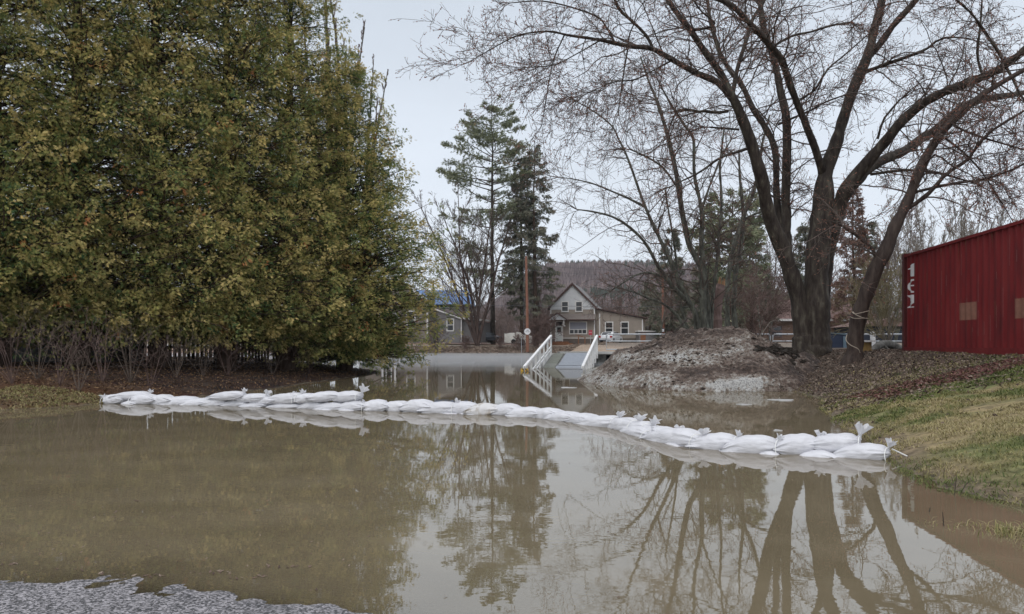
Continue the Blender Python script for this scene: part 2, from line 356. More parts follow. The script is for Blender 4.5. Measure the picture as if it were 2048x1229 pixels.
o = MB().add(V, F).build("parking_lot", m_asph, smooth=True, attr=False); tag(o, kind="structure")

# far road
V, F = grid_mesh(axis([(-60, 75, 1.0)]), np.array([92.6, 93.6, 94.8, 95.8]), lambda X, Y: ground(X, Y) + .03)
m_road = mat("pale far road", (.26, .25, .23), (.34, .32, .29), 3, .8)
o = MB().add(V, F).build("road", m_road, smooth=True, attr=False); tag(o, kind="structure")

# ------------------------------------------------------------------ water
m_water = bpy.data.materials.new("muddy flood water"); m_water.use_nodes = True
nt = m_water.node_tree; N = nt.nodes; L = nt.links
for n in list(N): N.remove(n)
o_ = N.new("ShaderNodeOutputMaterial"); tc = N.new("ShaderNodeTexCoord")
nz = N.new("ShaderNodeTexNoise"); nz.inputs['Scale'].default_value = 5.5; nz.inputs['Detail'].default_value = 2.5
mpn = N.new("ShaderNodeMapping"); mpn.inputs['Scale'].default_value = (1, 1.6, 1); L.new(tc.outputs['Object'], mpn.inputs[0]); L.new(mpn.outputs[0], nz.inputs[0])
nb = N.new("ShaderNodeTexNoise"); nb.inputs['Scale'].default_value = .35; nb.inputs['Detail'].default_value = 2; L.new(tc.outputs['Object'], nb.inputs[0])
mrb = N.new("ShaderNodeMapRange"); mrb.inputs[1].default_value = .42; mrb.inputs[2].default_value = .68; mrb.inputs[3].default_value = .25; mrb.inputs[4].default_value = 1.0; L.new(nb.outputs[0], mrb.inputs[0])
bp = N.new("ShaderNodeBump"); bp.inputs['Distance'].default_value = .0007; L.new(nz.outputs[0], bp.inputs['Height']); L.new(mrb.outputs[0], bp.inputs['Strength'])
fr = N.new("ShaderNodeFresnel"); fr.inputs[0].default_value = 3.0; L.new(bp.outputs[0], fr.inputs['Normal'])
mud = N.new("ShaderNodeTexNoise"); mud.inputs['Scale'].default_value = .9; mud.inputs['Detail'].default_value = 6; L.new(mpn.outputs[0], mud.inputs[0])
mrm = N.new("ShaderNodeValToRGB"); L.new(mud.outputs[0], mrm.inputs[0]); mrm.color_ramp.elements[0].position = .35; mrm.color_ramp.elements[0].color = (.165, .134, .084, 1); mrm.color_ramp.elements[1].position = .7; mrm.color_ramp.elements[1].color = (.21, .172, .112, 1)
df = N.new("ShaderNodeBsdfDiffuse"); L.new(mrm.outputs[0], df.inputs[0])
tr = N.new("ShaderNodeBsdfTransparent"); tr.inputs[0].default_value = (.93, .9, .84, 1)
at = N.new("ShaderNodeAttribute"); at.attribute_name = "turbid"
m1 = N.new("ShaderNodeMixShader"); L.new(at.outputs['Fac'], m1.inputs[0]); L.new(tr.outputs[0], m1.inputs[1]); L.new(df.outputs[0], m1.inputs[2])
gl = N.new("ShaderNodeBsdfGlossy"); gl.inputs['Roughness'].default_value = .012; L.new(bp.outputs[0], gl.inputs['Normal'])
m2 = N.new("ShaderNodeMixShader"); L.new(fr.outputs[0], m2.inputs[0]); L.new(m1.outputs[0], m2.inputs[1]); L.new(gl.outputs[0], m2.inputs[2]); L.new(m2.outputs[0], o_.inputs[0])
V, F = grid_mesh(axis([(-70, -14, 2), (-14, 12, .1), (12, 50, 1)]), axis([(-30, -3, 1), (-3, 13, .09), (13, 36, .25), (36, 94, 1)]), lambda X, Y: 0 * X)
zz = ground(V[:, 0], V[:, 1])
o = MB().add(V, F).build("water", m_water, attr=False); tag(o, kind="structure")
a = o.data.attributes.new("turbid", 'FLOAT', 'POINT'); a.data.foreach_set("value", (1 - np.exp(-np.maximum(0, -zz) / .006)).astype(np.float32))

# ------------------------------------------------------------------ hill with its bare forest
_HX = [-200, 700, 900, 1000, 1060, 1100, 1200, 1300, 1390, 1450, 1550, 1700, 2048, 2600]
_HP = [670, 660, 640, 590, 540, 523, 518, 520, 530, 558, 600, 635, 655, 670]
def hillz(X, Y):
    px = 1024 + X / 900 * FPX
    top = CAMZ - 11 + (HY - np.interp(px, _HX, _HP)) / FPX * 900
    t = np.clip((Y - 420) / (900 - 420), 0, 1); s_ = t * t * (3 - 2 * t)
    back = np.clip((Y - 900) / 500, 0, 1)
    return 1.0 + (top - 1) * s_ * (1 - .5 * back) + 10 * fbm(X, Y, .008, 3, 71) * s_
V, F = grid_mesh(np.arange(-900, 1100, 12.), np.arange(400, 1350, 14.), lambda X, Y: hillz(X, Y) - 6)
m_hill = mat("hillside floor", (.085, .065, .06), (.12, .095, .085), .03, .95)
o = MB().add(V, F).build("hill", m_hill, smooth=True, attr=False); tag(o, kind="structure")
rs = np.random.RandomState(4)
n = 15000
hx = rs.uniform(-260, 620, n); hy = rs.uniform(430, 1000, n)
hz = hillz(hx, hy) - 7; hh = rs.uniform(9, 15, n)
patch = fbm(hx, hy, .012, 3, 3)
pine = (patch + rs.normal(0, .12, n)) > .28
mb = MB()
K = 9
for q in range(K):
    a = rs.uniform(0, 6.28, n); rr = rs.uniform(.6, 4.2, n) * np.where(pine, .5, 1); w_ = rs.uniform(.5, 1.6, n) * np.where(pine, 1.6, 1)
    h1 = hh * rs.uniform(.65, 1.0, n)
    b0 = np.stack([hx + rr * np.cos(a), hy + rr * np.sin(a), hz + hh * rs.uniform(.0, .45, n)], 1)
    tp = np.stack([hx + rr * .6 * np.cos(a), hy + rr * .6 * np.sin(a), hz + h1], 1)
    mb.add(np.stack([b0 - [[1, 0, 0]] * w_[:, None], b0 + [[1, 0, 0]] * w_[:, None], tp], 1).reshape(-1, 3), np.arange(n * 3).reshape(-1, 3),
           np.where(pine, rs.uniform(.0, .2, n), .3 + np.clip(rs.uniform(0, .6, n) + patch * .3, 0, .7)))
m_hf = mat("hillside bare forest", (.8, .8, .8), (1.2, 1.2, 1.2), .05, .95, attr=[(0, (.05, .065, .05)), (1, (.27, .21, .19)), (.22, (.07, .085, .065)), (.3, (.12, .09, .09)), (.6, (.19, .145, .145))])
o = mb.build("hillside_forest", m_hf); tag(o, "purple brown leafless forest covering the far hill", "forest", kind="stuff")

# ------------------------------------------------------------------ red shipping container
CX, CY, CT = 11.44, 22.0, math.atan2(-22 + 15.5, 10.6 - 11.44)      # far corner, direction towards the camera side
cdir = np.array([10.6 - 11.44, 15.5 - 22.0]); cdir /= np.linalg.norm(cdir)
CA = math.atan2(cdir[1], cdir[0])                                   # local +x runs along the long side; local +y is away from the lot (east)
cont = empty("shipping_container", (CX, CY, .985), "dark red corrugated shipping container on the grassy bank", "container", rz=CA)
CL, CH, CW = 12.19, 2.88, 2.44
def corr(t):
    u = (np.asarray(t) % .278) / .278
    return np.interp(u, [0, .26, .5, .76, 1.0], [0, 0, .045, .045, 0])
t_ = np.arange(.14, CL - .14, .278 / 8.)
prof = corr(t_)
mb = MB()
zs = np.array([.16, CH - .1])
def wallV(yo, s_):
    V = []
    for z in zs:
        V += [(x, yo + s_ * y, z) for x, y in zip(t_, prof)]
    n = len(t_); F = [(i, i + 1, i + 1 + n, i + n) for i in range(n - 1)]
    return V, F
V, F = wallV(.03, 1); mb.add(V, F); V, F = wallV(CW - .03, -1); mb.add(V, F)
mb.build("side_wall", m_cont, cont)
for x in (.02, CL - .06): MB().box((x, .08, .16), (x + .04, CW - .08, CH - .1)).build("end_wall", m_cont, cont)
MB().box((.02, .05, CH - .06), (CL - .02, CW - .05, CH - .02)).build("roof", m_cont, cont)
for y in (0, CW - .1): MB().box((.15, y, CH - .1), (CL - .15, y + .1, CH - .03)).build("top_rail", m_cont, cont)
for y in (0, CW - .12): MB().box((.15, y, .02), (CL - .15, y + .12, .17)).build("bottom_rail", m_cont, cont)
for x in (0, CL - .15):
    for y in (0, CW - .15): MB().box((x, y, .12), (x + .15, y + .15, CH - .12)).box((x - .005, y - .005, 0), (x + .165, y + .155, .118)).box((x - .005, y - .005, CH - .118), (x + .165, y + .155, CH + .01)).build("corner_post", m_contd, cont)
# faded patches laid on the corrugation, and the cropped stencil letters
def on_wall(mask, t0, t1, z0, z1, st, sz, name, m):
    ts = np.arange(t0, t1, st); zs_ = np.arange(z0, z1 - sz * .01, sz); mbb = MB()
    T, Z = np.meshgrid(ts, zs_); ok = mask(T + st / 2, Z + sz / 2)
    for t, z in zip(T[ok], Z[ok]):
        a, b = t, t + st
        ya, yb = float(.03 + corr(a)) - .004, float(.03 + corr(b)) - .004
        mbb.add([(a, ya, z), (b, yb, z), (b, yb, z + sz), (a, ya, z + sz)], [(0, 1, 2, 3)])
    return mbb.build(name, m, cont)
full = lambda T, Z: (T > -9)
on_wall(full, 3.475, 4.36, .84, 1.26, .0347, .42, "faded_patch", m_patch)
on_wall(full, 6.12, 7.05, .80, 1.22, .0347, .42, "faded_patch", m_patch)
# letters t e x, cut off on their right where the wall was repainted (local x grows to the right in the view)
def lt(T, Z):       # t
    x = (T - .34) / .38; z = (Z - 2.16) / .40
    return ((x > .42) & (x < .97) & (z > .05 + .22 * np.clip(.75 - x, 0, 1)) & (z < .66 + .37 * (x - .05))) | ((x > .05) & (x <= .42) & (z > .62) & (z < .66 + .37 * (x - .05)))
def le(T, Z):
    x = (T - .34) / .37; z = (Z - 1.72) / .38
    r = np.hypot((x - 1.0) / 1.0, (z - .5) / .52); r2 = np.hypot((x - 1.0) / .42, (z - .5) / .40)
    return ((r < 1) & (r2 > 1) | ((np.abs(z - .54) < .05) & (r < 1))) & (x < .97)
def lx(T, Z):
    x = (T - .32) / .39; z = (Z - 1.30) / .36
    up = (z >= .42) & (x > (1 - z) * 1.3 - .02); dn = (z < .45) & (x > z * 1.7 - .02) & (x < z * 1.5 + .42)
    return (up | dn | ((z < .08) & (x < .97))) & (z > 0) & (z < 1) & (x < .97) & (x > 0)
for nm, fn, z0 in (("t", lt, 2.16), ("e", le, 1.72), ("x", lx, 1.30)):
    on_wall(fn, .30, .72, z0, z0 + .42, .0116, .0116, "stencil_letter", m_lett)
rs = np.random.RandomState(3); mb = MB()
for k in range(46):
    t = rs.uniform(.3, 9); z0 = rs.choice([CH - .12, rs.uniform(.6, 2.4)]); ln = rs.uniform(.08, .5); wd = rs.uniform(.008, .03)
    y = .03 + float(min(corr(t), corr(t + wd))) - .003
    mb.add([(t, y, z0), (t + wd, y, z0), (t + wd * .6, y, z0 - ln), (t + wd * .3, y, z0 - ln)], [(0, 1, 2, 3)])
mb.build("rust_stain", m_rust, cont)["kind"] = "stuff"
mb = MB()  # pale lines painted as highlights along the corrugation edges
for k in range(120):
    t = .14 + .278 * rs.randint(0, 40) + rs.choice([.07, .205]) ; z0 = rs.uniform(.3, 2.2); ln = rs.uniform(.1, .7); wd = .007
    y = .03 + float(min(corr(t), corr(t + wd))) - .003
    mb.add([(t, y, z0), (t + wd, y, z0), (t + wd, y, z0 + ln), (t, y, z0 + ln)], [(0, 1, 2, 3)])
mb.build("edge_highlight", mat("pale painted highlight", (.32, .16, .15), (.42, .26, .24), 20, .8), cont)["kind"] = "stuff"

# ------------------------------------------------------------------ dirty snow pile
_SX = [2.2, 2.6, 3.2, 3.5, 4.2, 4.9, 5.5, 6.1, 6.7, 7.1, 7.9, 8.4, 8.9, 9.4, 10]
_SZ = [-.15, .10, .55, .95, 1.18, 1.38, 1.52, 1.62, 1.60, 1.52, 1.2, 1.0, .72, .5, .4]
def pile(X, Y):
    rx = np.interp(X, _SX, _SZ); Yr = np.interp(X, [2.2, 4, 6, 8, 10], [25.6, 24.6, 23.2, 22.6, 22.4])
    Yf = np.interp(X, [2.2, 2.6, 3.2, 4.0, 4.9, 6, 7.6, 8.4, 10], [25.0, 22.6, 20.9, 20.0, 19.6, 19.5, 19.6, 20.2, 21]) + .45 * fbm(X, Y * 0, .9, 3, 50)
    Yb = Yr + 3.2
    t = (Y - Yf) / np.maximum(Yr - Yf, .3)
    f = np.where(t < 0, t * 1.5, np.where(t < 1, .17 * (1 - np.exp(-np.clip(t, 0, 1) * 30)) + .83 * (np.clip(t, 0, 1) ** .85), 1))
    b = np.clip(1 - np.maximum(0, Y - Yr) / 3.2, -.3, 1)
    z = (rx + .25) * np.minimum(f, np.where(b > 0, b ** .7, b)) - .12
    n = fbm(X, Y, 1.1, 4, 52); r_ = np.abs(fbm(X, Y, 2.3, 5, 53))
    led = .10 * np.sin(z * 9 + 2.5 * fbm(X, Y, .7, 2, 57))
    k = np.clip(z * 3, 0, 1)
    return z + k * (.14 * n - .15 * r_ + .04 + led * .5 + .05 * fbm(X, Y, 6, 4, 58) - .05 * np.abs(fbm(X, Y, 4.5, 3, 59)))
V, F = grid_mesh(np.arange(2.0, 10.01, .035), np.arange(18.6, 28.5, .045), pile)
keep = (V[F[:, 0], 2] > -.2) & (V[F[:, 2], 2] > ground(V[F[:, 2], 0], V[F[:, 2], 1]) - .2)
m_snow = bpy.data.materials.new("dirty old snow"); m_snow.use_nodes = True
nt = m_snow.node_tree; N = nt.nodes; L = nt.links; b = N['Principled BSDF']; b.inputs['Roughness'].default_value = .7; b.inputs['Specular IOR Level'].default_value = .35
tc = N.new("ShaderNodeTexCoord")
def nz_(sc, det, st=(1, 1, 1), ro=.6):
    m_ = N.new("ShaderNodeMapping"); m_.inputs['Scale'].default_value = st; L.new(tc.outputs['Object'], m_.inputs[0])
    q = N.new("ShaderNodeTexNoise"); q.inputs['Scale'].default_value = sc; q.inputs['Detail'].default_value = det; q.inputs['Roughness'].default_value = ro; L.new(m_.outputs[0], q.inputs[0]); return q.outputs[0]
a1 = nz_(.8, 9, (1, 1, 2.2), .72); a2 = nz_(9, 6); a3 = nz_(34, 4, (1, 1, 1), .7)
at = N.new("ShaderNodeAttribute"); at.attribute_name = "cover"
ad = N.new("ShaderNodeMath"); ad.operation = 'MULTIPLY_ADD'; L.new(a2, ad.inputs[0]); ad.inputs[1].default_value = .70; L.new(a1, ad.inputs[2])
ad2 = N.new("ShaderNodeMath"); ad2.operation = 'ADD'; L.new(ad.outputs[0], ad2.inputs[0]); L.new(at.outputs['Fac'], ad2.inputs[1])
rp = N.new("ShaderNodeValToRGB"); L.new(ad2.outputs[0], rp.inputs[0]); E = rp.color_ramp.elements
E[0].position = .64; E[0].color = (.055, .038, .030, 1); E[1].position = 1.0; E[1].color = (.52, .515, .50, 1)
for p_, c_ in ((.74, (.105, .073, .058)), (.82, (.18, .135, .11)), (.89, (.27, .23, .195)), (.96, (.42, .395, .36))): q = E.new(p_); q.color = (*c_, 1)
sp = N.new("ShaderNodeMapRange"); sp.inputs[1].default_value = .36; sp.inputs[2].default_value = .52; sp.inputs[3].default_value = .22; sp.inputs[4].default_value = 1.0; L.new(a3, sp.inputs[0])
vs = N.new("ShaderNodeVectorMath"); vs.operation = 'SCALE'; L.new(rp.outputs[0], vs.inputs[0]); L.new(sp.outputs[0], vs.inputs['Scale']); L.new(vs.outputs[0], b.inputs['Base Color'])
bp = N.new("ShaderNodeBump"); bp.inputs['Distance'].default_value = .12; L.new(a2, bp.inputs['Height']); L.new(bp.outputs[0], b.inputs['Normal'])
sn = MB().add(V, F[keep]).build("snow_pile", m_snow, smooth=True, attr=False)
tag(sn, "big pile of dirty melting snow rising out of the flood water", "snow pile")
dirty = -.035 + .14 * np.exp(-((V[:, 2] - .18) / .22) ** 2) * (V[:, 0] < 6.6) + .08 * np.exp(-((V[:, 2] - .85) / .2) ** 2) - .10 * np.exp(-((V[:, 2] - .5) / .12) ** 2) * (V[:, 0] > 4.6) - .14 * np.clip((V[:, 0] - 7.2) / 1.5, 0, 1) - .05 * np.clip((V[:, 2] - 1.35) / .2, 0, 1)
vert_colour(sn, np.stack([dirty] * 3, 1))
rs = np.random.RandomState(12); n = 4200; x = rs.uniform(2.6, 9.6, n); y = rs.uniform(19.6, 24.5, n); z = pile(x, y); k = (z > .06) & (vnoise(x * 1.7, y * 1.7, 66) + rs.normal(0, .25, n) > .0); x, y, z = x[k], y[k], z[k]; n = len(x)
r_ = rs.uniform(.008, .03, n) * (1 + 1.4 * (rs.rand(n) < .06)); OCT = np.array([(1, 0, 0), (0, 1, 0), (-1, 0, 0), (0, -1, 0), (0, 0, .8), (0, 0, -.8)]); OF = np.array([(0, 1, 4), (1, 2, 4), (2, 3, 4), (3, 0, 4), (1, 0, 5), (2, 1, 5), (3, 2, 5), (0, 3, 5)])
V = (OCT[None] * (1 + rs.normal(0, .25, (n, 6, 1)))) * r_[:, None, None] * [1.3, 1, 1] + np.stack([x, y, z + .004], 1)[:, None]
tag(MB().add(V.reshape(-1, 3), ((np.arange(n) * 6)[:, None, None] + OF[None]).reshape(-1, 3), np.repeat(rs.rand(n) ** 2, 8)).build("gravel_bits", mat("grit", (.8, .8, .8), (1.2, 1.2, 1.2), 5, .9, attr=[(0, (.03, .022, .018)), (1, (.26, .235, .21)), (.6, (.10, .078, .064))])), "grit and small clods stuck on the dirty snow pile", "gravel", kind="stuff")
# black soil slab and dead branch on the pile
mb = MB(); rs = np.random.RandomState(8)
for k in range(170):
    t = rs.rand(); x = 7.05 + t * 1.2 + rs.normal(0, .12); y = 21.5 + rs.normal(0, .16) + .25 * t; z = float(pile(np.array([x]), np.array([y]))[0]); r_ = rs.uniform(.025, .075)
    A = rs.rand(8, 3) - .5; A /= np.linalg.norm(A, axis=1, keepdims=True)
    C = np.array([(-1, -1, -1), (1, -1, -1), (1, 1, -1), (-1, 1, -1), (-1, -1, 1), (1, -1, 1), (1, 1, 1), (-1, 1, 1)]) * r_ * [1, .8, .5] + A * r_ * .6 + [x, y, z + .02]
    mb.add(C, [(0, 3, 2, 1), (4, 5, 6, 7), (0, 1, 5, 4), (1, 2, 6, 5), (2, 3, 7, 6), (3, 0, 4, 7)])
tag(mb.build("soil_clods", m_soil), "black clods of soil on the right flank of the snow pile", "soil", kind="stuff")
mb = MB(); mb.tube(catmull([P(1510, 685, 22.8), P(1528, 662, 22.7), P(1540, 645, 22.6), P(1552, 640, 22.6)], 10), np.linspace(.016, .008, 10), 5)
tag(mb.build("dead_stick", m_twigp), "pale bare stick poking up from the top of the snow pile", "stick")
mb = MB(); V = catmull([P(1376, 636, 24.6), P(1345, 668, 24.0), P(1310, 690, 23.6), P(1270, 706, 23.3)], 12); mb.tube(V, np.linspace(.03, .012, 12), 6)
for a, b_ in ((3, (-.5, -.2, -.1)), (6, (-.35, .1, .18)), (8, (-.4, 0, -.12))): mb.tube([V[a], V[a] + np.array(b_) * .6, V[a] + np.array(b_)], [.012, .008, .005], 4)
tag(mb.build("fallen_branch", m_bark), "thin dark branch lying down the left shoulder of the snow pile", "branch")

# ------------------------------------------------------------------ sandbags
_BX = [200, 218, 300, 440, 560, 735, 800, 940, 1030, 1080, 1115, 1150, 1230, 1270, 1310, 1340, 1380, 1470, 1550, 1630, 1770, 1800]
_BY = [805.5, 806, 808, 810, 815, 820.5, 822, 827, 831, 834, 837, 843, 853, 863, 875, 880, 895, 899, 905, 906.5, 917, 918]
def ydam(px): return FPX * CAMZ / (np.interp(px, _BX, _BY) - HY)
bags = []
A1 = lambda *r: [bags.append((200 + a * .2734, 200 + b_ * .2734, 640 + c * .2734, 640 + d_ * .2734, row, kn)) for a, b_, c, d_, row, kn in r]
A2 = lambda *r: [bags.append((680 + a * .2734, 680 + b_ * .2734, 740 + c * .2734, 740 + d_ * .2734, row, kn)) for a, b_, c, d_, row, kn in r]
A3 = lambda *r: [bags.append((1180 + a * .3125, 1180 + b_ * .3125, 780 + c * .3125, 780 + d_ * .3125, row, kn)) for a, b_, c, d_, row, kn in r]
A1((66, 190, 548, 610, 'b', 'l'), (130, 340, 528, 590, 't', 'r'), (190, 280, 585, 613, 'f', 'n'), (268, 412, 548, 616, 'b', 'l'), (355, 520, 550, 622, 'b', 'n'),
   (470, 690, 562, 626, 'b', 'n'), (622, 825, 574, 632, 'b', 'n'), (770, 935, 572, 635, 'b', 'n'), (850, 1060, 520, 588, 't', 'r'), (930, 1075, 588, 636, 'b', 'n'),
   (1012, 1210, 540, 603, 't', 'r'), (1050, 1215, 605, 645, 'b', 'n'), (1112, 1288, 558, 622, 't', 'n'), (1205, 1490, 610, 658, 'b', 'n'), (1250, 1462, 535, 616, 't', 'r'),
   (1445, 1585, 540, 613, 't', 'l'), (1475, 1648, 597, 658, 'b', 'n'), (1558, 1745, 525, 600, 't', 'n'), (1612, 1792, 600, 662, 'b', 'n'), (1705, 1900, 525, 603, 't', 'R'),
   (1768, 1958, 598, 662, 'b', 'n'), (1590, 1725, 648, 672, 'f', 'n'), (1735, 1885, 648, 676, 'f', 'n'))
A2((195, 352, 222, 303, 'b', 'l'), (345, 497, 226, 303, 'b', 'l'), (483, 685, 220, 306, 'b', 'n'), (633, 832, 235, 312, 'b', 'r'), (798, 990, 226, 322, 'b', 'n'),
   (958, 1152, 243, 328, 'D', 'n'), (1118, 1302, 256, 336, 'b', 'n'), (1278, 1465, 268, 348, 'b', 'n'), (1418, 1605, 280, 358, 'b', 'n'), (1568, 1745, 311, 380, 'b', 'n'),
   (1698, 1880, 314, 386, 'b', 'n'), (1815, 2030, 330, 415, 'b', 'r'), (500, 645, 294, 322, 'f', 'n'), (640, 885, 304, 332, 'f', 'n'), (868, 1012, 312, 334, 'f', 'n'))
A3((140, 300, 172, 268, 'b', 'r'), (212, 360, 200, 284, 'b', 'r'), (262, 425, 234, 310, 'b', 'r'), (343, 525, 238, 324, 'b', 'r'), (428, 685, 246, 369, 'b', 'r'),
   (653, 932, 282, 382, 'b', 'r'), (876, 1202, 300, 402, 'b', 'r'), (1182, 1455, 288, 407, 'b', 'r'), (1416, 1712, 284, 399, 't', 'R'), (1570, 1902, 350, 440, 'b', 'r'),
   (1326, 1580, 390, 436, 'f', 'n'), (1088, 1215, 376, 412, 'f', 'n'), (430, 605, 328, 370, 'f', 'n'))
def bag_mesh(L_, Wd, Hh, seed, knot):
    """filled sack: sewn pinched end at -x, the other end gathered or sewn"""
    rs = np.random.RandomState(seed); nu, nv = 40, 52
    u = np.linspace(-1, 1, nu); v = np.arange(nv) * 2 * np.pi / nv
    U, Vv = np.meshgrid(u, v, indexing='ij')
    ex = rs.uniform(1.9, 2.5); hz_ = np.clip(1 - np.abs(U) ** ex, 0, 1) ** .74
    endw = np.where(U > 0, .35 if knot != 'n' else .80, .82)
    wd = np.clip(1 - np.abs(U) ** 5, 0, 1) ** .5 * (1 - endw) + endw
    if knot != 'n': wd = np.where(U > 0, np.clip(1 - np.abs(U) ** 3.2, 0, 1) ** .5 * .85 + .15, wd); hz_ = np.where(U > 0, np.maximum(np.clip(1 - np.abs(U) ** (ex + 1), 0, 1) ** .6, .20), hz_)
    hz_ = np.maximum(hz_, .06)
    c = np.cos(Vv); s_ = np.sin(Vv); sq = .78
    Yc = np.sign(c) * np.abs(c) ** sq * wd * Wd / 2
    Zc = np.sign(s_) * np.abs(s_) ** (.85) * hz_ * Hh / 2
    lump = .06 * (vnoise(U * 1.8 + seed, c * 1.5 + 9, seed % 50) + .6 * vnoise(U * 3.5 + seed, s_ * 2.5 + 4, seed % 50 + 1))
    ph = rs.uniform(0, 6, 3)
    fold = (.07 * np.sin(Vv * 9 + ph[0] + 1.5 * U) + .06 * np.sin(Vv * 15 + ph[1] - U)) * np.abs(U) ** 1.7 + .012 * np.sin(U * 13 + 3 * np.sin(Vv + ph[2]) + ph[1]) * (np.abs(U) < .8)
    k = 1 + lump * 1.5 + fold * 1.6
    Xc = U * L_ / 2 * (1 + .02 * np.sin(Vv * 3 + ph[0]))
    # corners of the sewn end reach out
    Xc = Xc - np.where(U < -.85, .035 * L_ * (np.abs(c) ** 3) * 1.0, 0)
    Zc = Zc * k; Yc = Yc * k
    bend = rs.uniform(-.03, .05); Zc = Zc + bend * Hh * (1 - U ** 2) * 2
    Zc = np.maximum(Zc, -Hh * .46 + .02 * Hh * np.sin(U * 9))
    V = np.stack([Xc, Yc, Zc], 2).reshape(-1, 3)
    i = np.arange(nu - 1)[:, None] * nv; j = np.arange(nv)[None]; j2 = (j + 1) % nv
    F = np.stack([i + j, i + nv + j, i + nv + j2, i + j2], 2).reshape(-1, 4)
    mb = MB().add(V, F)
    mb.poly(V[:nv], [list(range(nv))]); mb.poly(V[-nv:], [list(range(nv - 1, -1, -1))])
    return mb
def frill_mesh(sz, seed, up):
    """gathered neck and flared ruffle"""
    rs = np.random.RandomState(seed); nu, nv = 7, 26
    V = []
    for a in range(nu):
        t = a / (nu - 1)
        r0 = sz * (.34 - .9 * t if t < .28 else .10 + (t - .28) * .85)
        for q in range(nv):
            an = q * 2 * math.pi / nv
            ruf = 1 + (.30 * math.sin(an * 5 + seed) + .18 * math.sin(an * 8 + 2 * seed)) * t
            V.append((t * sz * .95 + (.16 * sz * math.sin(an * 4 + seed * 2) * t), r0 * ruf * math.cos(an), r0 * ruf * .62 * math.sin(an)))
    V = np.array(V); F = [(a * nv + q, a * nv + (q + 1) % nv, (a + 1) * nv + (q + 1) % nv, (a + 1) * nv + q) for a in range(nu - 1) for q in range(nv)]
    c, s_ = math.cos(up), math.sin(up)
    V = V @ np.array([[c, 0, s_], [0, 1, 0], [-s_, 0, c]])
    return V, np.array(F)
ORD = "first second third fourth fifth sixth seventh eighth ninth tenth eleventh twelfth thirteenth fourteenth fifteenth sixteenth seventeenth eighteenth nineteenth twentieth twenty-first twenty-second twenty-third twenty-fourth twenty-fifth twenty-sixth twenty-seventh twenty-eighth twenty-ninth thirtieth thirty-first thirty-second thirty-third thirty-fourth thirty-fifth thirty-sixth thirty-seventh thirty-eighth".split()
bags.sort(key=lambda q: q[0] + q[1])
cnt = {'b': 0, 't': 0, 'f': 0}; nt_ = sum(1 for q in bags if q[4] == 't')
for i, (x0, x1, y0, y1, row, kn) in enumerate(bags):
    x0 -= 4; x1 += 4
    dY = -.10 if row == 'f' else 0
    rs0 = np.random.RandomState(500 + i)
    a = np.array([PX(x0, ydam(x0) + dY), ydam(x0) + dY]); b_ = np.array([PX(x1, ydam(x1) + dY), ydam(x1) + dY])
    c = (a + b_) / 2; Ln = np.linalg.norm(b_ - a) * rs0.uniform(1.02, 1.10); ang = math.atan2(b_[1] - a[1], b_[0] - a[0])
    Hh = (y1 - y0) / FPX * c[1]; zc = PZ((y0 + y1) / 2, c[1])
    rs = np.random.RandomState(100 + i)
    if row != 't': Hh += .05; zc -= .025
    if row == 'f': Hh += .05; zc -= .03
    else: Hh *= 1.05
    Wd = .36 if row != 'f' else .28
    Hh = min(max(Hh, .13), .27)
    if row == 'f' or kn == 'n': flip = rs.rand() < .5
    else: flip = kn == 'l'
    kt = 'n' if kn == 'n' else 'k'
    key = {'D': 'b'}.get(row, row); cnt[key] += 1
    yellow = ""
    if row == 'D': lab = "mud-stained sandbag, the only dirty one in the white barrier"
    elif i == len(bags) - 1: lab = "last sandbag of the barrier, tied end and loose cord lying on the grass"
    elif kn == 'R' and i > 40: lab = "plump white sandbag with a big flared tied end, topmost near the grass"
    elif kn == 'R': lab = "white sandbag with a round ruffled knot, last of the upper course on the left"
    elif key == 't': lab = f"white sandbag, {ORD[cnt['t'] - 1]} from the left in the upper course of the barrier"
    elif key == 'f': lab = f"flat half-sunk white sandbag, {ORD[cnt['f'] - 1]} from the left of those at the waterline"
    else: lab = f"white sandbag, {ORD[cnt['b'] - 1]} from the left in the main course of the barrier"
    yaw = ang + (math.pi if flip else 0) + rs.uniform(-.05, .05) + (.10 if i % 2 else -.06)
    c = c + np.array([-math.sin(ang), math.cos(ang)]) * rs.uniform(-.06, .06)
    root = empty("sandbag", (c[0], c[1], zc), lab, "sandbag", "sandbags of the flood barrier", rz=yaw)
    tilt = (rs.uniform(.02, .07) + (.05 if row != 't' else .02)) * (1 if flip else -1)
    root.rotation_euler.y = tilt
    M_ = m_bagd if row == 'D' else m_bag
    bag_mesh(Ln, Wd, Hh, 200 + i * 7, kt).build("sack", M_, root, smooth=True, attr=False)
    if kt == 'k':
        sz = .17 if kn == 'R' else rs.uniform(.09, .125)
        V, F = frill_mesh(sz, i, rs.uniform(.7, 1.25))
        V = V + [Ln / 2 * .93, 0, Hh * .16]
        MB().add(V, F).build("tied_end", m_frill, root, smooth=True, attr=False)
        if rs.rand() < .55 or i > 40:
            pts = [(Ln / 2 * .98, -.02, Hh * .3), (Ln / 2 * .93, -Wd * .35, Hh * .28), (Ln / 2 * .88, -Wd * .5, Hh * .0), (Ln / 2 * .9, -Wd * .53, -Hh * .35)]
            if flip: pts = [(p[0], -p[1], p[2]) for p in pts]
            MB().tube(catmull(pts, 12), .005, 5).build("tie_cord", m_cord, root)
    if i == len(bags) - 1:
        pts = [(Ln / 2 * 1.08, 0, Hh * .2), (Ln / 2 * 1.25, .02, Hh * .05), (Ln / 2 + .22, -.02, -Hh * .3), (Ln / 2 + .3, .02, -Hh * .32)]
        MB().tube(catmull(pts, 12), .008, 5).build("tie_cord", m_cord, root)

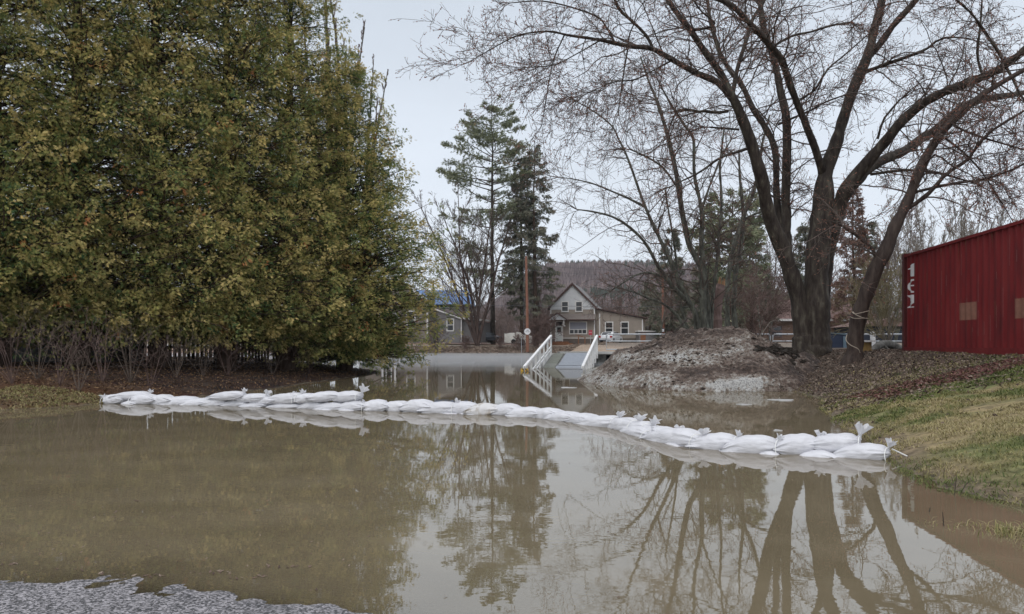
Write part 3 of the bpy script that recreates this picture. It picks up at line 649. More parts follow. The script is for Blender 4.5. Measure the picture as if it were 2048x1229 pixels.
# ------------------------------------------------------------------ ramp (gangway), bridge walkway and railings
RN = np.array([PX(1048, 34.4), 34.4]); RF = np.array([PX(1102, 43.), 43.]); RN2 = np.array([PX(1165, 34.6), 34.6]); RF2 = np.array([PX(1194, 43.), 43.])
zN, zF = .22, 1.76       # rail heights near and far
ramp_r = empty("boat_ramp", (RF[0], RF[1], 0), "grey sloping ramp with white handrails leading down into the flood water", "ramp")
def rp3(p, z): return np.array([p[0] - RF[0], p[1] - RF[1], z])
def lerp(a, b_, t): return a + (b_ - a) * t
DR = 1.05
def deckpt(s_, t, up=0):     # s_ 0 left .. 1 right ; t 0 near .. 1 far
    p = lerp(lerp(RN, RN2, s_), lerp(RF, RF2, s_), t); return rp3(p, lerp(zN, zF, t) - DR + up)
def slab(mbx, s0, s1, t0, t1, up, th, tint=.5):
    q = [deckpt(s0, t0, up), deckpt(s1, t0, up), deckpt(s1, t1, up), deckpt(s0, t1, up)]
    V = [v - [0, 0, th] for v in q] + q
    mbx.add(V, [(0, 3, 2, 1), (4, 5, 6, 7), (0, 1, 5, 4), (1, 2, 6, 5), (2, 3, 7, 6), (3, 0, 4, 7)], tint)
mb = MB(); slab(mb, .30, .97, -.1, .60, .0, .05); mb.build("lower_deck", m_wetdeck, ramp_r)
mb = MB(); slab(mb, .33, .97, .607, 1.0, .012, .06); mb.build("upper_deck", m_wetdeck, ramp_r)
mb = MB(); slab(mb, .06, .285, -.1, 1., .0, .05); mb.build("side_board", m_deckgreen, ramp_r)
mb = MB(); slab(mb, .02, .99, -.1, 1., -.065, .12); mb.build("underframe", m_conc, ramp_r)
for s_ in (0., 1.):
    a, b_ = (RN, RF) if s_ == 0 else (RN2, RF2)
    def beam(mbx, h0, t0=-.0, t1=1., wd=.07, ht=.11):
        q0 = rp3(lerp(a, b_, t0), lerp(zN, zF, t0) + h0); q1 = rp3(lerp(a, b_, t1), lerp(zN, zF, t1) + h0)
        V = []
        for q in (q0, q1): V += [q + [-wd / 2, 0, -ht], q + [wd / 2, 0, -ht], q + [wd / 2, 0, 0], q + [-wd / 2, 0, 0]]
        mbx.add(V, [(0, 1, 2, 3), (7, 6, 5, 4), (0, 4, 5, 1), (1, 5, 6, 2), (2, 6, 7, 3), (3, 7, 4, 0)])
    mb = MB(); beam(mb, 0, wd=.12, ht=.10); mb.build("handrail", m_white, ramp_r)
    if s_ == 0:
        mb = MB(); beam(mb, -.62, .12, 1., .05, .07); mb.build("lower_rail", m_white, ramp_r)
        mb = MB(); beam(mb, -.82, .25, 1., .05, .07); mb.build("lower_rail", m_white, ramp_r)
    n = 7
    for k in range(n):
        t = .08 + .92 * k / (n - 1); q = rp3(lerp(a, b_, t), 0); zt = lerp(zN, zF, t)
        MB().box((q[0] - .05, q[1] - .035, zt - DR - .3), (q[0] + .05, q[1] + .035, zt - .101)).build("baluster", m_white, ramp_r)
# chevron marker at the foot of the left handrail
mk = empty("hazard_marker", (PX(1049, 34.3), 34.25, 0), "small yellow marker with black arrows hanging at the foot of the white ramp rail", "marker")
MB().prism([(-.17, -.10), (.17, -.10), (.17, .12), (-.17, .12)], -.01, .01).build("plate", m_yel, mk)
for k in range(2): MB().prism([(-.13 + k * .13, -.09), (-.07 + k * .13, -.09), (.03 + k * .13, .01), (-.07 + k * .13, .11), (-.13 + k * .13, .11), (-.04 + k * .13, .01)], -.018, -.011).build("arrow", m_ink, mk)
MB().tube([(0, 0, -.5), (0, 0, .22)], .03, 6).build("post", m_galv, mk)
# concrete walkway
YB = 43.3; xw0, xw1 = PX(1120, YB), PX(1830, YB) + .6
wk = empty("walkway", (xw0, YB, 0), "grey concrete walkway crossing behind the snow pile", "walkway")
MB().box((0, 0, .60), (xw1 - xw0, 2.4, .78)).build("deck", m_conc, wk)
MB().box((0, -.12, .66), (xw1 - xw0, -.002, .80)).build("edge_beam", m_white if False else mat("pale edge beam", (.42, .42, .41), (.5, .5, .49), 4, .7), wk)
for x in (2.2, 7, 12, 17): MB().box((x, .3, -.8), (x + .5, 2.1, .598)).build("pier", m_conc, wk)
MB().box((.6, 1.9, -.8), (xw1 - xw0 - .1, 2.2, .597)).build("retaining_wall", mat("shade dark wall", (.02, .02, .02), (.045, .044, .042), 3, .8), wk)  # wall coloured near black to stand in for shade beneath the deck
# railing panels
def rail_panel(xa, xb, y, z0, h, m, lab, name="railing_panel"):
    r_ = empty(name, (xa, y, z0), lab, "railing", "pipe railing panels on the walkway")
    Lx = xb - xa; c = .12; rr = .042
    pts = [(0, 0, 0), (0, 0, h - c), (c * .3, 0, h - c * .3), (c, 0, h), (Lx - c, 0, h), (Lx - c * .3, 0, h - c * .3), (Lx, 0, h - c), (Lx, 0, 0)]
    MB().tube(pts, rr, 8).build("frame", m, r_)
    for zz_ in (h * .60, h * .12): MB().tube([(0, 0, zz_), (Lx, 0, zz_)], rr * .8, 8).build("rail", m, r_)
    MB().box((-.06, -.06, -.02), (.06, .06, .004)).box((Lx - .06, -.06, -.02), (Lx + .06, .06, .004)).build("base_plate", m, r_)
    return r_
edges = [(1213, 1350), (1356, 1404), (1409, 1466), (1471, 1541), (1546, 1592), (1598, 1668), (1673, 1742), (1749, 1815)]
words = ["nearest the white ramp", "behind the left shoulder of the snow pile", "hidden behind the snow pile by the grey multi-stem tree", "partly behind the snow pile top", "between the snow pile and the big maple trunk", "behind the big maple trunk", "behind the leaning tree and wire spool", "beside the container and the fallen log"]
for (a, b_), wd_ in zip(edges, words):
    rail_panel(PX(a, YB), PX(b_, YB), YB + .03, .80, 1.0, m_galv, "galvanised pipe railing panel " + wd_)

# ------------------------------------------------------------------ trees
def norm(v): return v / (np.linalg.norm(v, axis=-1, keepdims=True) + 1e-9)
def resample(pts, rad, step):
    pts = np.asarray(pts, float); d = np.linalg.norm(np.diff(pts, axis=0), axis=1).sum(); n = max(4, int(d / step))
    q = catmull(np.hstack([pts, np.asarray(rad)[:, None]]), n); return q[:, :3], np.maximum(q[:, 3], .003)
def pick(polys, rs, every, t0=.15, rmax=9, exp=1.):
    """random points on polylines -> pos, tangent, radius, t"""
    Ps, Ts, Rs, tt = [], [], [], []
    for p, r in polys:
        L_ = np.linalg.norm(np.diff(p, axis=0), axis=1).sum(); n = rs.poisson(L_ / every)
        if n == 0: continue
        t = t0 + (1 - t0) * rs.rand(n) ** exp; f = t * (len(p) - 1) * .999; i = f.astype(int); u = (f - i)[:, None]
        Ps.append(p[i] * (1 - u) + p[i + 1] * u); Ts.append(norm(p[i + 1] - p[i])); Rs.append(r[i]); tt.append(t)
    if not Ps: return np.zeros((0, 3)), np.zeros((0, 3)), np.zeros(0), np.zeros(0)
    Ps, Ts, Rs, tt = map(np.concatenate, (Ps, Ts, Rs, tt)); k = Rs < rmax
    return Ps[k], Ts[k], Rs[k], tt[k]
def side(T, rs, amin, amax, flat=1.):
    """directions leaving tangent T at an angle"""
    q = rs.normal(0, 1, T.shape); q[:, 2] *= flat; q = norm(q - (q * T).sum(1)[:, None] * T)
    a = rs.uniform(amin, amax, len(T))[:, None]; return norm(T * np.cos(a) + q * np.sin(a))
def grow(P0, D0, Ln, n, curl, rs, g0=0., g1=0.):
    """paths; g0..g1 vertical pull along the path"""
    N_ = len(P0); out = np.zeros((N_, n, 3)); out[:, 0] = P0; D = D0.copy(); st = (Ln / (n - 1))[:, None]
    bias = rs.normal(0, curl * .5, (N_, 3))
    for k in range(1, n):
        D = norm(D + rs.normal(0, curl, (N_, 3)) + bias + np.array([0, 0, 1.]) * (g0 + (g1 - g0) * k / n))
        out[:, k] = out[:, k - 1] + D * st
    return out
def taper(r0, n, end=.35): return np.asarray(r0)[:, None] * np.linspace(1, end, n)[None]
def as_polys(Pt, Rt): return [(p, r) for p, r in zip(Pt, Rt)]
def pick_b(Pt, Rt, per, rs, t0=.1):
    """batch version: per children for each path"""
    N_, n, _ = Pt.shape; idx = np.repeat(np.arange(N_), per); t = t0 + (1 - t0) * rs.rand(len(idx)); f = t * (n - 1) * .999; i = f.astype(int); u = (f - i)[:, None]
    a, b_ = Pt[idx, i], Pt[idx, i + 1]; return a * (1 - u) + b_ * u, norm(b_ - a), Rt[idx, i], t
def buds(mb, C, sz, rs, D=None, tint=None, mat=0):
    n = len(C); 
    if n == 0: return
    D = norm(rs.normal(0, 1, (n, 3))) if D is None else D
    A = norm(np.cross(D, rs.normal(0, 1, (n, 3)))); B = np.cross(D, A); s_ = (sz * rs.uniform(.6, 1.4, n))[:, None]
    V = np.stack([C, C + D * s_ + A * s_ * .5, C + D * s_ * 1.3 + B * s_ * .4, C + D * s_ - A * s_ * .5, C + D * s_ * 2.2], 1).reshape(-1, 3)
    b0 = (np.arange(n) * 5)[:, None]
    F = np.concatenate([b0 + [[0, 1, 2]], b0 + [[0, 2, 3]], b0 + [[1, 4, 2]], b0 + [[2, 4, 3]], b0 + [[0, 3, 1]], b0 + [[1, 3, 4]]])
    mb.add(V, F, rs.rand(len(F)) if tint is None else tint, mat)

def maple(name, label, limbs, Y0, m_b, seed, every=.5, l2=(1.0, 2.8), dens=(7, 3), bud=.024, twig_m=None, zmul=1., cat="tree", rmin=.0055, group=None, g=(-.05, .06)):
    """a bare tree from limb paths [(px, py, width px, distance)...]"""
    rs = np.random.RandomState(seed); base = limbs[0][0]
    bp = P(base[0], base[1], Y0 + base[3]); root = empty(name, bp, label, cat, group)
    polys = []
    mb = MB()
    for lb in limbs:
        pts = np.array([P(q[0], q[1], Y0 + q[3]) for q in lb]) - bp; rad = np.array([q[2] / 2 / FPX * (Y0 + q[3]) * (.88 if q[2] < 40 else .95) for q in lb])
        p, r = resample(pts, rad, .22)
        n = len(p); jit = rs.normal(0, 1, (n, 3)); 
        for _ in range(2): jit[1:-1] = (jit[:-2] + jit[2:] + jit[1:-1]) / 3
        p = p + jit * np.minimum(.10 * r[:, None] + .006, .03); k = 14 if r.max() > .12 else (9 if r.max() > .05 else 6)
        r = r * (1 + .07 * rs.normal(0, 1, n))
        polys.append((p, r)); mb.tube(p, r, k, cap=False)
    mb.build("trunk", m_b, root, smooth=True)
    # secondary branches, twigs, buds
    tb = MB(); bb = MB()
    P1, T1, R1, t1 = pick(polys, rs, every, .12, .16)
    k = P1[:, 2] > .9; P1, T1, R1 = P1[k], T1[k], R1[k]
    D1 = side(T1, rs, .5, 1.3); D1[:, 2] = D1[:, 2] * .8 + .12; D1 = norm(D1)
    L1 = rs.uniform(*l2, len(P1)); r1 = np.clip(R1 * .35, rmin * 1.4, .024)
    # and continue each limb's tip
    tips = np.array([p[-1] for p, r in polys if r[-1] < .03]).reshape(-1, 3)
    if len(tips):
        tt = np.array([norm(p[-1] - p[-3]) for p, r in polys if r[-1] < .03]); tr_ = np.array([r[-1] for p, r in polys if r[-1] < .03])
        P1 = np.vstack([P1, np.repeat(tips, 3, 0)]); D1 = np.vstack([D1, norm(np.repeat(tt, 3, 0) + rs.normal(0, .25, (len(tips) * 3, 3)))]); L1 = np.concatenate([L1, rs.uniform(.8, 1.8, len(tips) * 3)]); r1 = np.concatenate([r1, np.repeat(tr_, 3) * .8])
    B1 = grow(P1, D1, L1, 9, .17, rs, g[0], g[1]); Rr1 = taper(r1, 9, .4); tb.tubes(B1, Rr1, 4)
    P2, T2, R2, _ = pick_b(B1, Rr1, dens[0], rs); D2 = side(T2, rs, .4, 1.1); L2 = rs.uniform(.25, .85, len(P2)) * np.clip(np.repeat(L1, dens[0]) / 1.6, .5, 1.3)
    B2 = grow(P2, D2, L2, 6, .2, rs, -.10, .12); Rr2 = taper(np.full(len(P2), rmin * 1.05), 6, .7); tb.tubes(B2, Rr2, 3)
    P3, T3, R3, _ = pick_b(B2, Rr2, dens[1], rs); D3 = side(T3, rs, .4, 1.0); L3 = rs.uniform(.08, .28, len(P3))
    B3 = grow(P3, D3, L3, 4, .2, rs, -.06, .16); tb.tubes(B3, taper(np.full(len(P3), rmin * .8), 4, .8), 3)
    tb.build("crown", twig_m or m_twig, root)
    if bud:
        Q = np.concatenate([B3[:, -1], B3[:, 2], B2[:, -1], B2[:, 3], B1[:, -1]]); DD = np.concatenate([norm(B3[:, -1] - B3[:, -2]), norm(B3[:, 2] - B3[:, 1]), norm(B2[:, -1] - B2[:, -2]), norm(B2[:, 3] - B2[:, 2]), norm(B1[:, -1] - B1[:, -2])])
        k = rs.rand(len(Q)) < .8; buds(bb, Q[k], bud, rs, DD[k]); bb.build("buds", m_bud, root)
    return root

# --- big silver maple
def ln(*a): return list(a)
big = [
 ln((1606, 720, 60, -.1), (1608, 690, 46, -.05), (1606, 660, 40, 0), (1598, 600, 38, 0), (1572, 516, 34, -.2), (1540, 430, 31, -.5), (1520, 345, 28, -.9), (1502, 285, 25, -1.1), (1480, 228, 22, -1.3), (1462, 191, 20, -1.4)),
 ln((1462, 191, 17, -1.4), (1432, 164, 15, -1.6), (1394, 147, 14, -1.8), (1356, 126, 13, -2.1), (1305, 99, 11, -2.4), (1264, 94, 10, -2.7), (1230, 87, 9, -2.9), (1199, 80, 7, -3.1), (1140, 72, 6, -3.3), (1097, 63, 4.5, -3.5), (1040, 70, 3.5, -3.6), (994, 92, 2.6, -3.7), (950, 118, 1.8, -3.8)),
 ln((1462, 191, 17, -1.4), (1442, 150, 16, -1.3), (1408, 102, 14, -1.3), (1380, 61, 13, -1.3), (1346, 17, 12, -1.3), (1325, -20, 11, -1.3), (1290, -80, 9, -1.4), (1250, -150, 6, -1.4)),
 ln((1464, 192, 11, -1.4), (1470, 165, 10, -1.2), (1476, 135, 9, -1.0), (1490, 89, 9, -.8), (1503, 44, 8, -.5), (1520, 15, 8, -.3), (1540, -20, 8, -.2), (1570, -80, 6, 0)),
 ln((1578, 520, 18, .2), (1574, 480, 20, .5), (1572, 420, 20, .7), (1573, 342, 19, .8), (1572, 239, 18, .9), (1558, 171, 16, 1.1), (1548, 120, 15, 1.2), (1528, 60, 13, 1.4), (1520, 0, 12, 1.5), (1500, -90, 9, 1.6)),
 ln((1576, 480, 18, .6), (1556, 410, 15, 1.0), (1551, 307, 15, 1.4), (1531, 256, 14, 1.6), (1507, 219, 13, 1.8), (1483, 171, 12, 1.9), (1452, 130, 11, 2.1), (1435, 92, 10, 2.2), (1420, 45, 9, 2.3), (1415, 0, 8, 2.4), (1400, -80, 6, 2.4)),
 ln((1630, 718, 76, 0), (1632, 690, 60, 0), (1632, 660, 54, 0), (1632, 600, 52, 0), (1635, 516, 48, 0), (1645, 430, 46, .1), (1652, 345, 32, .2), (1678, 274, 27, .3), (1707, 182, 24, .5), (1735, 114, 22, .6), (1748, 60, 19, .7), (1762, 10, 17, .8), (1775, -60, 13, .9)),
 ln((1740, 112, 15, .6), (1762, 85, 15, .4), (1792, 46, 14, .2), (1826, 8, 13, .0), (1860, -40, 10, -.2)),
 ln((1648, 350, 20, .2), (1640, 328, 18, 0), (1628, 290, 16, -.2), (1613, 253, 15, -.5), (1589, 195, 15, -.9), (1574, 150, 15, -1.2), (1561, 116, 15, -1.5), (1540, 90, 15, -1.7), (1520, 68, 14, -1.9), (1496, 44, 13, -2.1), (1466, 14, 12, -2.3), (1440, 0, 10, -2.4), (1400, -10, 8, -2.6), (1340, -30, 5, -2.8)),
 ln((1648, 718, 46, .1), (1644, 690, 34, .2), (1644, 640, 30, .2), (1648, 560, 30, .2), (1656, 490, 32, .1), (1674, 430, 32, 0), (1686, 395, 32, -.2), (1705, 360, 30, -.4), (1735, 325, 27, -.7), (1765, 290, 24, -1.0), (1792, 257, 23, -1.3), (1820, 228, 21, -1.5), (1849, 205, 20, -1.8), (1880, 188, 19, -2.0), (1906, 177, 19, -2.3), (1940, 165, 19, -2.5), (1964, 154, 18, -2.7), (2000, 138, 17, -2.9), (2030, 115, 15, -3.1), (2060, 88, 13, -3.3), (2110, 40, 10, -3.5)),
 ln((1680, 405, 24, -.1), (1705, 372, 23, -.2), (1730, 348, 22, .1), (1758, 325, 21, .4), (1790, 310, 20, .7), (1815, 297, 19, 1.0), (1845, 278, 19, 1.3), (1872, 260, 19, 1.5), (1900, 236, 19, 1.7), (1925, 215, 18, 1.9), (1964, 200, 16, 2.1), (2048, 186, 13, 2.5), (2110, 170, 9, 2.8)),
 ln((1742, 349, 7, -.6), (1775, 344, 7, -1.0), (1811, 341, 6.5, -1.4), (1845, 343, 6, -1.8), (1879, 347, 5.5, -2.1), (1915, 357, 5, -2.4), (1950, 367, 4, -2.6), (1985, 385, 2.5, -2.9)),
 ln((1724, 146, 9, .6), (1746, 138, 9, .5), (1775, 128, 8, .2), (1811, 116, 7, -.2), (1835, 106, 6.5, -.5), (1855, 97, 6, -.7), (1879, 79, 5, -1), (1912, 75, 4, -1.3), (1947, 80, 3, -1.5)),
 ln((1756, 278, 6, -.9), (1762, 255, 5.5, -.9), (1770, 236, 5, -1), (1785, 218, 4.5, -1.1), (1799, 202, 3.5, -1.2)),
 ln((1456, 224, 7, -1.3), (1430, 226, 7, -1.5), (1410, 223, 7, -1.6), (1394, 224, 6, -1.8), (1375, 219, 6, -1.9), (1356, 222, 5, -2), (1345, 240, 4, -2.1), (1338, 262, 2.5, -2.2)),
 ln((1478, 258, 5, -1.2), (1450, 257, 5, -1.4), (1418, 254, 4, -1.6)),
 ln((1492, 299, 7, -1.1), (1470, 306, 7, -1.3), (1449, 312, 6, -1.5), (1430, 322, 6, -1.7), (1414, 335, 5, -1.8), (1390, 350, 4.5, -2), (1364, 362, 4, -2.2), (1340, 375, 3, -2.4)),
 ln((1700, 462, 9, -2.2), (1690, 454, 7, -1.6), (1676, 448, 6, -.9), (1665, 445, 6, -.3)),
 ln((1555, 250, 5, 1), (1590, 235, 5, .6), (1620, 222, 4.5, .2), (1650, 205, 4, -.1), (1690, 190, 3, -.4)),
 ln((1600, 200, 5, -1), (1630, 180, 5, -1.2), (1655, 140, 4.5, -1.4), (1690, 110, 4, -1.5), (1735, 70, 3, -1.6)),
 ln((1550, 90, 7, -1.6), (1585, 72, 6, -1.4), (1620, 65, 5.5, -1.2), (1660, 52, 5, -1), (1700, 45, 4, -.8)),
 ln((1306, 98, 7, -2.4), (1292, 70, 7, -2.3), (1262, 40, 7, -2.3), (1240, 20, 7, -2.3), (1225, -10, 6, -2.3), (1200, -50, 5, -2.3)),
 ln((1230, 86, 5, -2.9), (1212, 55, 4.5, -2.9), (1194, 34, 4, -2.9), (1140, 14, 3.5, -3), (1080, 2, 3, -3.1), (1020, 6, 2, -3.2)),
 ln((1256, 98, 4, -2.8), (1250, 130, 3.5, -2.9), (1243, 175, 3, -3), (1238, 220, 2, -3)),
 ln((1346, 120, 5, -2.1), (1310, 140, 4, -2.4), (1270, 160, 3.5, -2.7), (1225, 165, 3, -3), (1170, 190, 2.2, -3.3)),
 ln((1130, 70, 3.5, -3.3), (1110, 110, 3, -3.2), (1100, 150, 2.5, -3.1), (1092, 200, 2, -3), (1084, 250, 1.5, -3)),
 ln((1200, 82, 4, -3.1), (1150, 110, 3, -3.4), (1110, 130, 2.5, -3.6), (1060, 135, 2, -3.9)),
 ln((1380, 62, 6, -1.3), (1430, 50, 5, -1.6), (1400, 20, 4, -1.8), (1375, -20, 3, -2)),
 ln((1964, 150, 6, -2.7), (1955, 110, 6, -2.8), (1960, 60, 5, -2.9), (1965, 0, 4, -3)),
 ln((2010, 130, 7, -2.9), (1990, 95, 6.5, -3.1), (1965, 58, 6, -3.2), (1940, 25, 5, -3.4), (1913, 0, 5, -3.5), (1880, -40, 4, -3.6)),
 ln((2008, 128, 6, -2.9), (2025, 160, 6, -3.1), (2040, 190, 5, -3.3), (2060, 215, 4, -3.5)),
]
maple("silver_maple", "huge bare maple with several thick dark trunks spreading above the railing", big, 24., m_bark, 11, every=.25, l2=(.9, 2.9), dens=(9, 4), g=(-.07, .05))
lean = [
 ln((1702, 742, 50, 0), (1706, 716, 40, 0), (1712, 670, 33, 0), (1718, 635, 33, .0), (1729, 600, 34, -.1), (1750, 546, 34, -.2), (1771, 502, 30, -.3), (1788, 459, 27, -.4), (1812, 409, 25, -.4), (1838, 342, 22, -.5), (1860, 298, 20, -.5), (1885, 262, 17, -.6), (1925, 225, 15, -.7), (1970, 185, 13, -.8), (2048, 140, 11, -.9), (2100, 110, 8, -1)),
 ln((1811, 422, 9, -.4), (1838, 402, 9, -.6), (1862, 383, 9, -.8), (1893, 349, 8, -1), (1934, 321, 8, -1.2), (1951, 297, 7.5, -1.4), (1982, 263, 6.5, -1.6), (2048, 222, 5, -1.9)),
 ln((1820, 388, 7, -.4), (1865, 376, 6.5, -.7), (1913, 366, 6.5, -1), (1961, 360, 6, -1.2), (2002, 349, 5, -1.4), (2048, 328, 4.5, -1.6), (2090, 300, 3, -1.7)),
 ln((1754, 530, 9, -.2), (1747, 502, 8.5, -.3), (1728, 484, 8, -.4), (1701, 462, 7, -.6), (1676, 448, 5, -.8)),
 ln((1880, 270, 6, -.6), (1920, 300, 5, -.9), (1960, 340, 4, -1.2), (2000, 400, 3, -1.5), (2030, 450, 2, -1.7)),
 ln((1838, 342, 5, -.5), (1870, 310, 4.5, -.9), (1900, 330, 4, -1.2), (1940, 350, 3, -1.5)),
 ln((1900, 245, 6, -.7), (1930, 262, 5, -1), (1980, 280, 4.5, -1.3), (2048, 300, 3, -1.6)),
]
lt_ = maple("leaning_tree", "single slanting brown trunk tied with rope, left of the container", lean, 21., mat("reddish wet bark", (.028, .017, .014), (.075, .055, .045), 8, .75, .03, 26, stretch=(1, 1, .22), detail=9), 12, every=.26, l2=(.8, 2.2), dens=(8, 4))
# rope round the leaning trunk
rb = empty("rope", P(1722, 640, 20.7), "pale rope wound round the leaning trunk", "rope")
def rel(px, py, Y): return P(px, py, Y) - P(1722, 640, 20.7)
for pts in ([(1704, 624, 20.9), (1709, 628, 20.68), (1722, 626, 20.62), (1738, 622, 20.75)], [(1706, 624, 20.8), (1712, 630, 20.66), (1726, 636, 20.6), (1736, 638, 20.8)], [(1701, 634, 20.9), (1708, 637, 20.68), (1722, 637, 20.62), (1735, 637, 20.8)], [(1694, 670, 20.8), (1692, 680, 20.72), (1700, 690, 20.64), (1716, 698, 20.58), (1720, 706, 20.66)]):
    MB().tube(catmull([rel(*q) for q in pts], 12), .011, 6).build("strand", m_rope, rb)
# --- mid cluster, greyish stems behind the snow pile
mid = [
 ln((1412, 672, 22, 0), (1408, 640, 17, 0), (1406, 600, 16, 0), (1405, 545, 15, .1), (1392, 515, 14, .1), (1377, 486, 13, .2), (1365, 428, 12, .3), (1356, 369, 11, .4), (1345, 310, 10, .5), (1332, 260, 8.5, .6), (1315, 205, 7, .7), (1298, 164, 5, .8), (1281, 113, 3.5, .9)),
 ln((1416, 672, 22, .2), (1415, 620, 14, .2), (1410, 560, 12, .1), (1403, 486, 11, 0), (1403, 428, 10, -.1), (1394, 378, 8, -.2), (1388, 340, 7.5, -.3), (1387, 280, 7, -.4), (1368, 250, 6, -.5), (1350, 222, 5, -.6), (1334, 195, 4, -.7), (1319, 167, 3, -.8)),
 ln((1398, 672, 20, 0), (1390, 625, 13, -.1), (1368, 597, 11, -.3), (1350, 578, 11, -.4), (1333, 557, 10, -.5), (1314, 528, 8, -.7), (1298, 498, 7, -.8), (1279, 473, 6.5, -1), (1250, 448, 6, -1.2), (1222, 433, 5, -1.4), (1188, 424, 4, -1.6), (1154, 419, 2.5, -1.8)),
 ln((1388, 625, 10, 0), (1362, 570, 10, .2), (1336, 513, 9, .3), (1315, 468, 8, .5), (1296, 428, 7, .6), (1275, 372, 6, .8), (1256, 319, 5, .9), (1240, 284, 4, 1), (1222, 251, 3.5, 1.1), (1185, 222, 3, 1.2), (1137, 194, 2, 1.3)),
 ln((1290, 415, 6, .6), (1256, 397, 5, .4), (1222, 382, 4, .2), (1185, 368, 3.5, 0), (1148, 359, 2.5, -.2), (1118, 355, 2, -.3)),
 ln((1392, 676, 12, -.2), (1374, 662, 8, -.3), (1362, 644, 8, -.4), (1347, 624, 7, -.5), (1322, 606, 6, -.8), (1298, 598, 5, -1), (1280, 589, 4, -1.2), (1255, 580, 3, -1.4)),
 ln((1335, 559, 5, -.5), (1300, 546, 5, -.8), (1268, 552, 4, -1.1), (1238, 572, 3, -1.4), (1215, 586, 2, -1.6)),
 ln((1420, 672, 14, .4), (1424, 610, 9, .6), (1432, 540, 8, .8), (1438, 470, 7, 1), (1443, 400, 6, 1.2), (1440, 330, 5, 1.4), (1448, 260, 4, 1.6)),
 ln((1403, 420, 6, 0), (1420, 370, 5, .3), (1440, 320, 4, .6), (1462, 280, 3, .9)),
 ln((1358, 380, 5, .4), (1330, 340, 4.5, .3), (1300, 318, 4, .2), (1262, 300, 3, 0)),
 ln((1384, 676, 12, .5), (1368, 640, 6, .6), (1358, 590, 6, .8), (1352, 520, 5, 1), (1342, 450, 4.5, 1.2), (1330, 380, 4, 1.4)),
]
maple("multi_stem_tree", "bare grey tree with many thin stems fanning out behind the snow pile", mid, 30., m_barkG, 13, every=.30, l2=(1.0, 2.8), dens=(8, 3), bud=.018)
green = [
 ln((1456, 676, 15, 0), (1455, 640, 12, 0), (1454, 600, 11, 0), (1458, 545, 11, .1), (1468, 495, 11, .2), (1483, 445, 10, .3), (1496, 410, 9, .4), (1508, 384, 8, .5), (1518, 340, 7, .5), (1524, 290, 6, .6), (1540, 230, 4, .7)),
 ln((1470, 676, 15, .5), (1468, 620, 12, .5), (1470, 560, 11, .5), (1478, 510, 11, .5), (1484, 470, 10, .5), (1486, 420, 8, .4), (1480, 360, 6, .3), (1478, 300, 4, .2)),
 ln((1484, 440, 6, .4), (1520, 425, 5, .2), (1560, 415, 4, 0), (1600, 420, 2.5, -.2)),
 ln((1468, 500, 5, .2), (1440, 490, 4, .1), (1410, 500, 3, 0)),
]
maple("green_barked_tree", "pair of lichen-green trunks rising right of the snow pile top", green, 35., m_barkG, 14, every=.45, l2=(.9, 2.4), dens=(7, 3), bud=.018)
# peeled stump
rs = np.random.RandomState(5); Y = 32.5
sp_ = empty("tree_stump", P(1434, 676, Y), "tall broken pinkish stump between the bare trunks", "stump")
pts = np.array([P(1436, 680, Y), P(1433, 650, Y), P(1432, 620, Y), P(1436, 590, Y), P(1442, 570, Y)]) - P(1434, 676, Y)
MB().tube(catmull(pts, 16), np.interp(np.linspace(0, 1, 16), [0, .2, .8, 1], [.30, .24, .27, .20]) * (1 + .06 * rs.normal(0, 1, 16)), 12).build("trunk", mat("peeled pink bark", (.14, .09, .08), (.22, .155, .14), 6, .8, .02, 20, stretch=(1, 1, .4)), sp_)
mb = MB()
for k in range(9):
    a = k * .7; p = pts[-1] + [.14 * math.cos(a), .14 * math.sin(a), -.05]; mb.tube([p, p + [rs.normal(0, .03), rs.normal(0, .03), rs.uniform(.12, .4)]], [.05, .012], 5)
mb.build("splintered_top", mat("fresh split wood", (.30, .16, .08), (.36, .22, .12), 8, .8), sp_)

# ------------------------------------------------------------------ generic bare trees (procedural)
def bare_tree_meshes(seed, H, spread, stems, up=.12, n1=16, n2=9, n3=6, rtr=.16, fine=.012, start=.25, fan=.10):
    rs = np.random.RandomState(seed); tr = MB(); cr_ = MB(); n = 12
    S = np.zeros((stems, 3)); D = norm(np.column_stack([rs.normal(0, fan * (stems > 1) + .02, stems), rs.normal(0, fan * (stems > 1) + .02, stems), np.ones(stems)]))
    Tn = grow(S + D * 0, D, H * rs.uniform(.8, 1, stems), n, .04, rs, .02, .03); Rt = taper(np.full(stems, rtr * (1 if stems == 1 else .7)), n, .12); tr.tubes(Tn, Rt, 8)
    P1, T1, R1, t = pick_b(Tn, Rt, n1, rs, start); D1 = norm(side(T1, rs, .5, 1.1) + [0, 0, up]); L1 = spread * (1.15 - t) * rs.uniform(.7, 1.2, len(t)) + .3
    B1 = grow(P1, D1, L1, 8, .10, rs, up * .5, up); Rr1 = taper(np.maximum(R1 * .45, fine), 8, .35); cr_.tubes(B1, Rr1, 4, rs.rand(len(B1)))
    P2, T2, R2, t2 = pick_b(B1, Rr1, n2, rs, .15); D2 = norm(side(T2, rs, .35, .9) + [0, 0, up]); L2 = np.repeat(L1, n2) * .42 * rs.uniform(.5, 1.1, len(P2)) * (1.2 - t2 * .6)
    B2 = grow(P2, D2, L2, 5, .13, rs, up * .4, up); Rr2 = taper(np.full(len(P2), fine), 5, .7); cr_.tubes(B2, Rr2, 3, rs.rand(len(B2)))
    P3, T3, R3, _ = pick_b(B2, Rr2, n3, rs, .1); D3 = norm(side(T3, rs, .35, .9)); B3 = grow(P3, D3, np.repeat(L2, n3) * .5 * rs.uniform(.5, 1, len(P3)), 3, .12, rs, 0, up); cr_.tubes(B3, np.full((len(P3), 3), fine * .75), 3, rs.rand(len(B3)))
    return tr, cr_
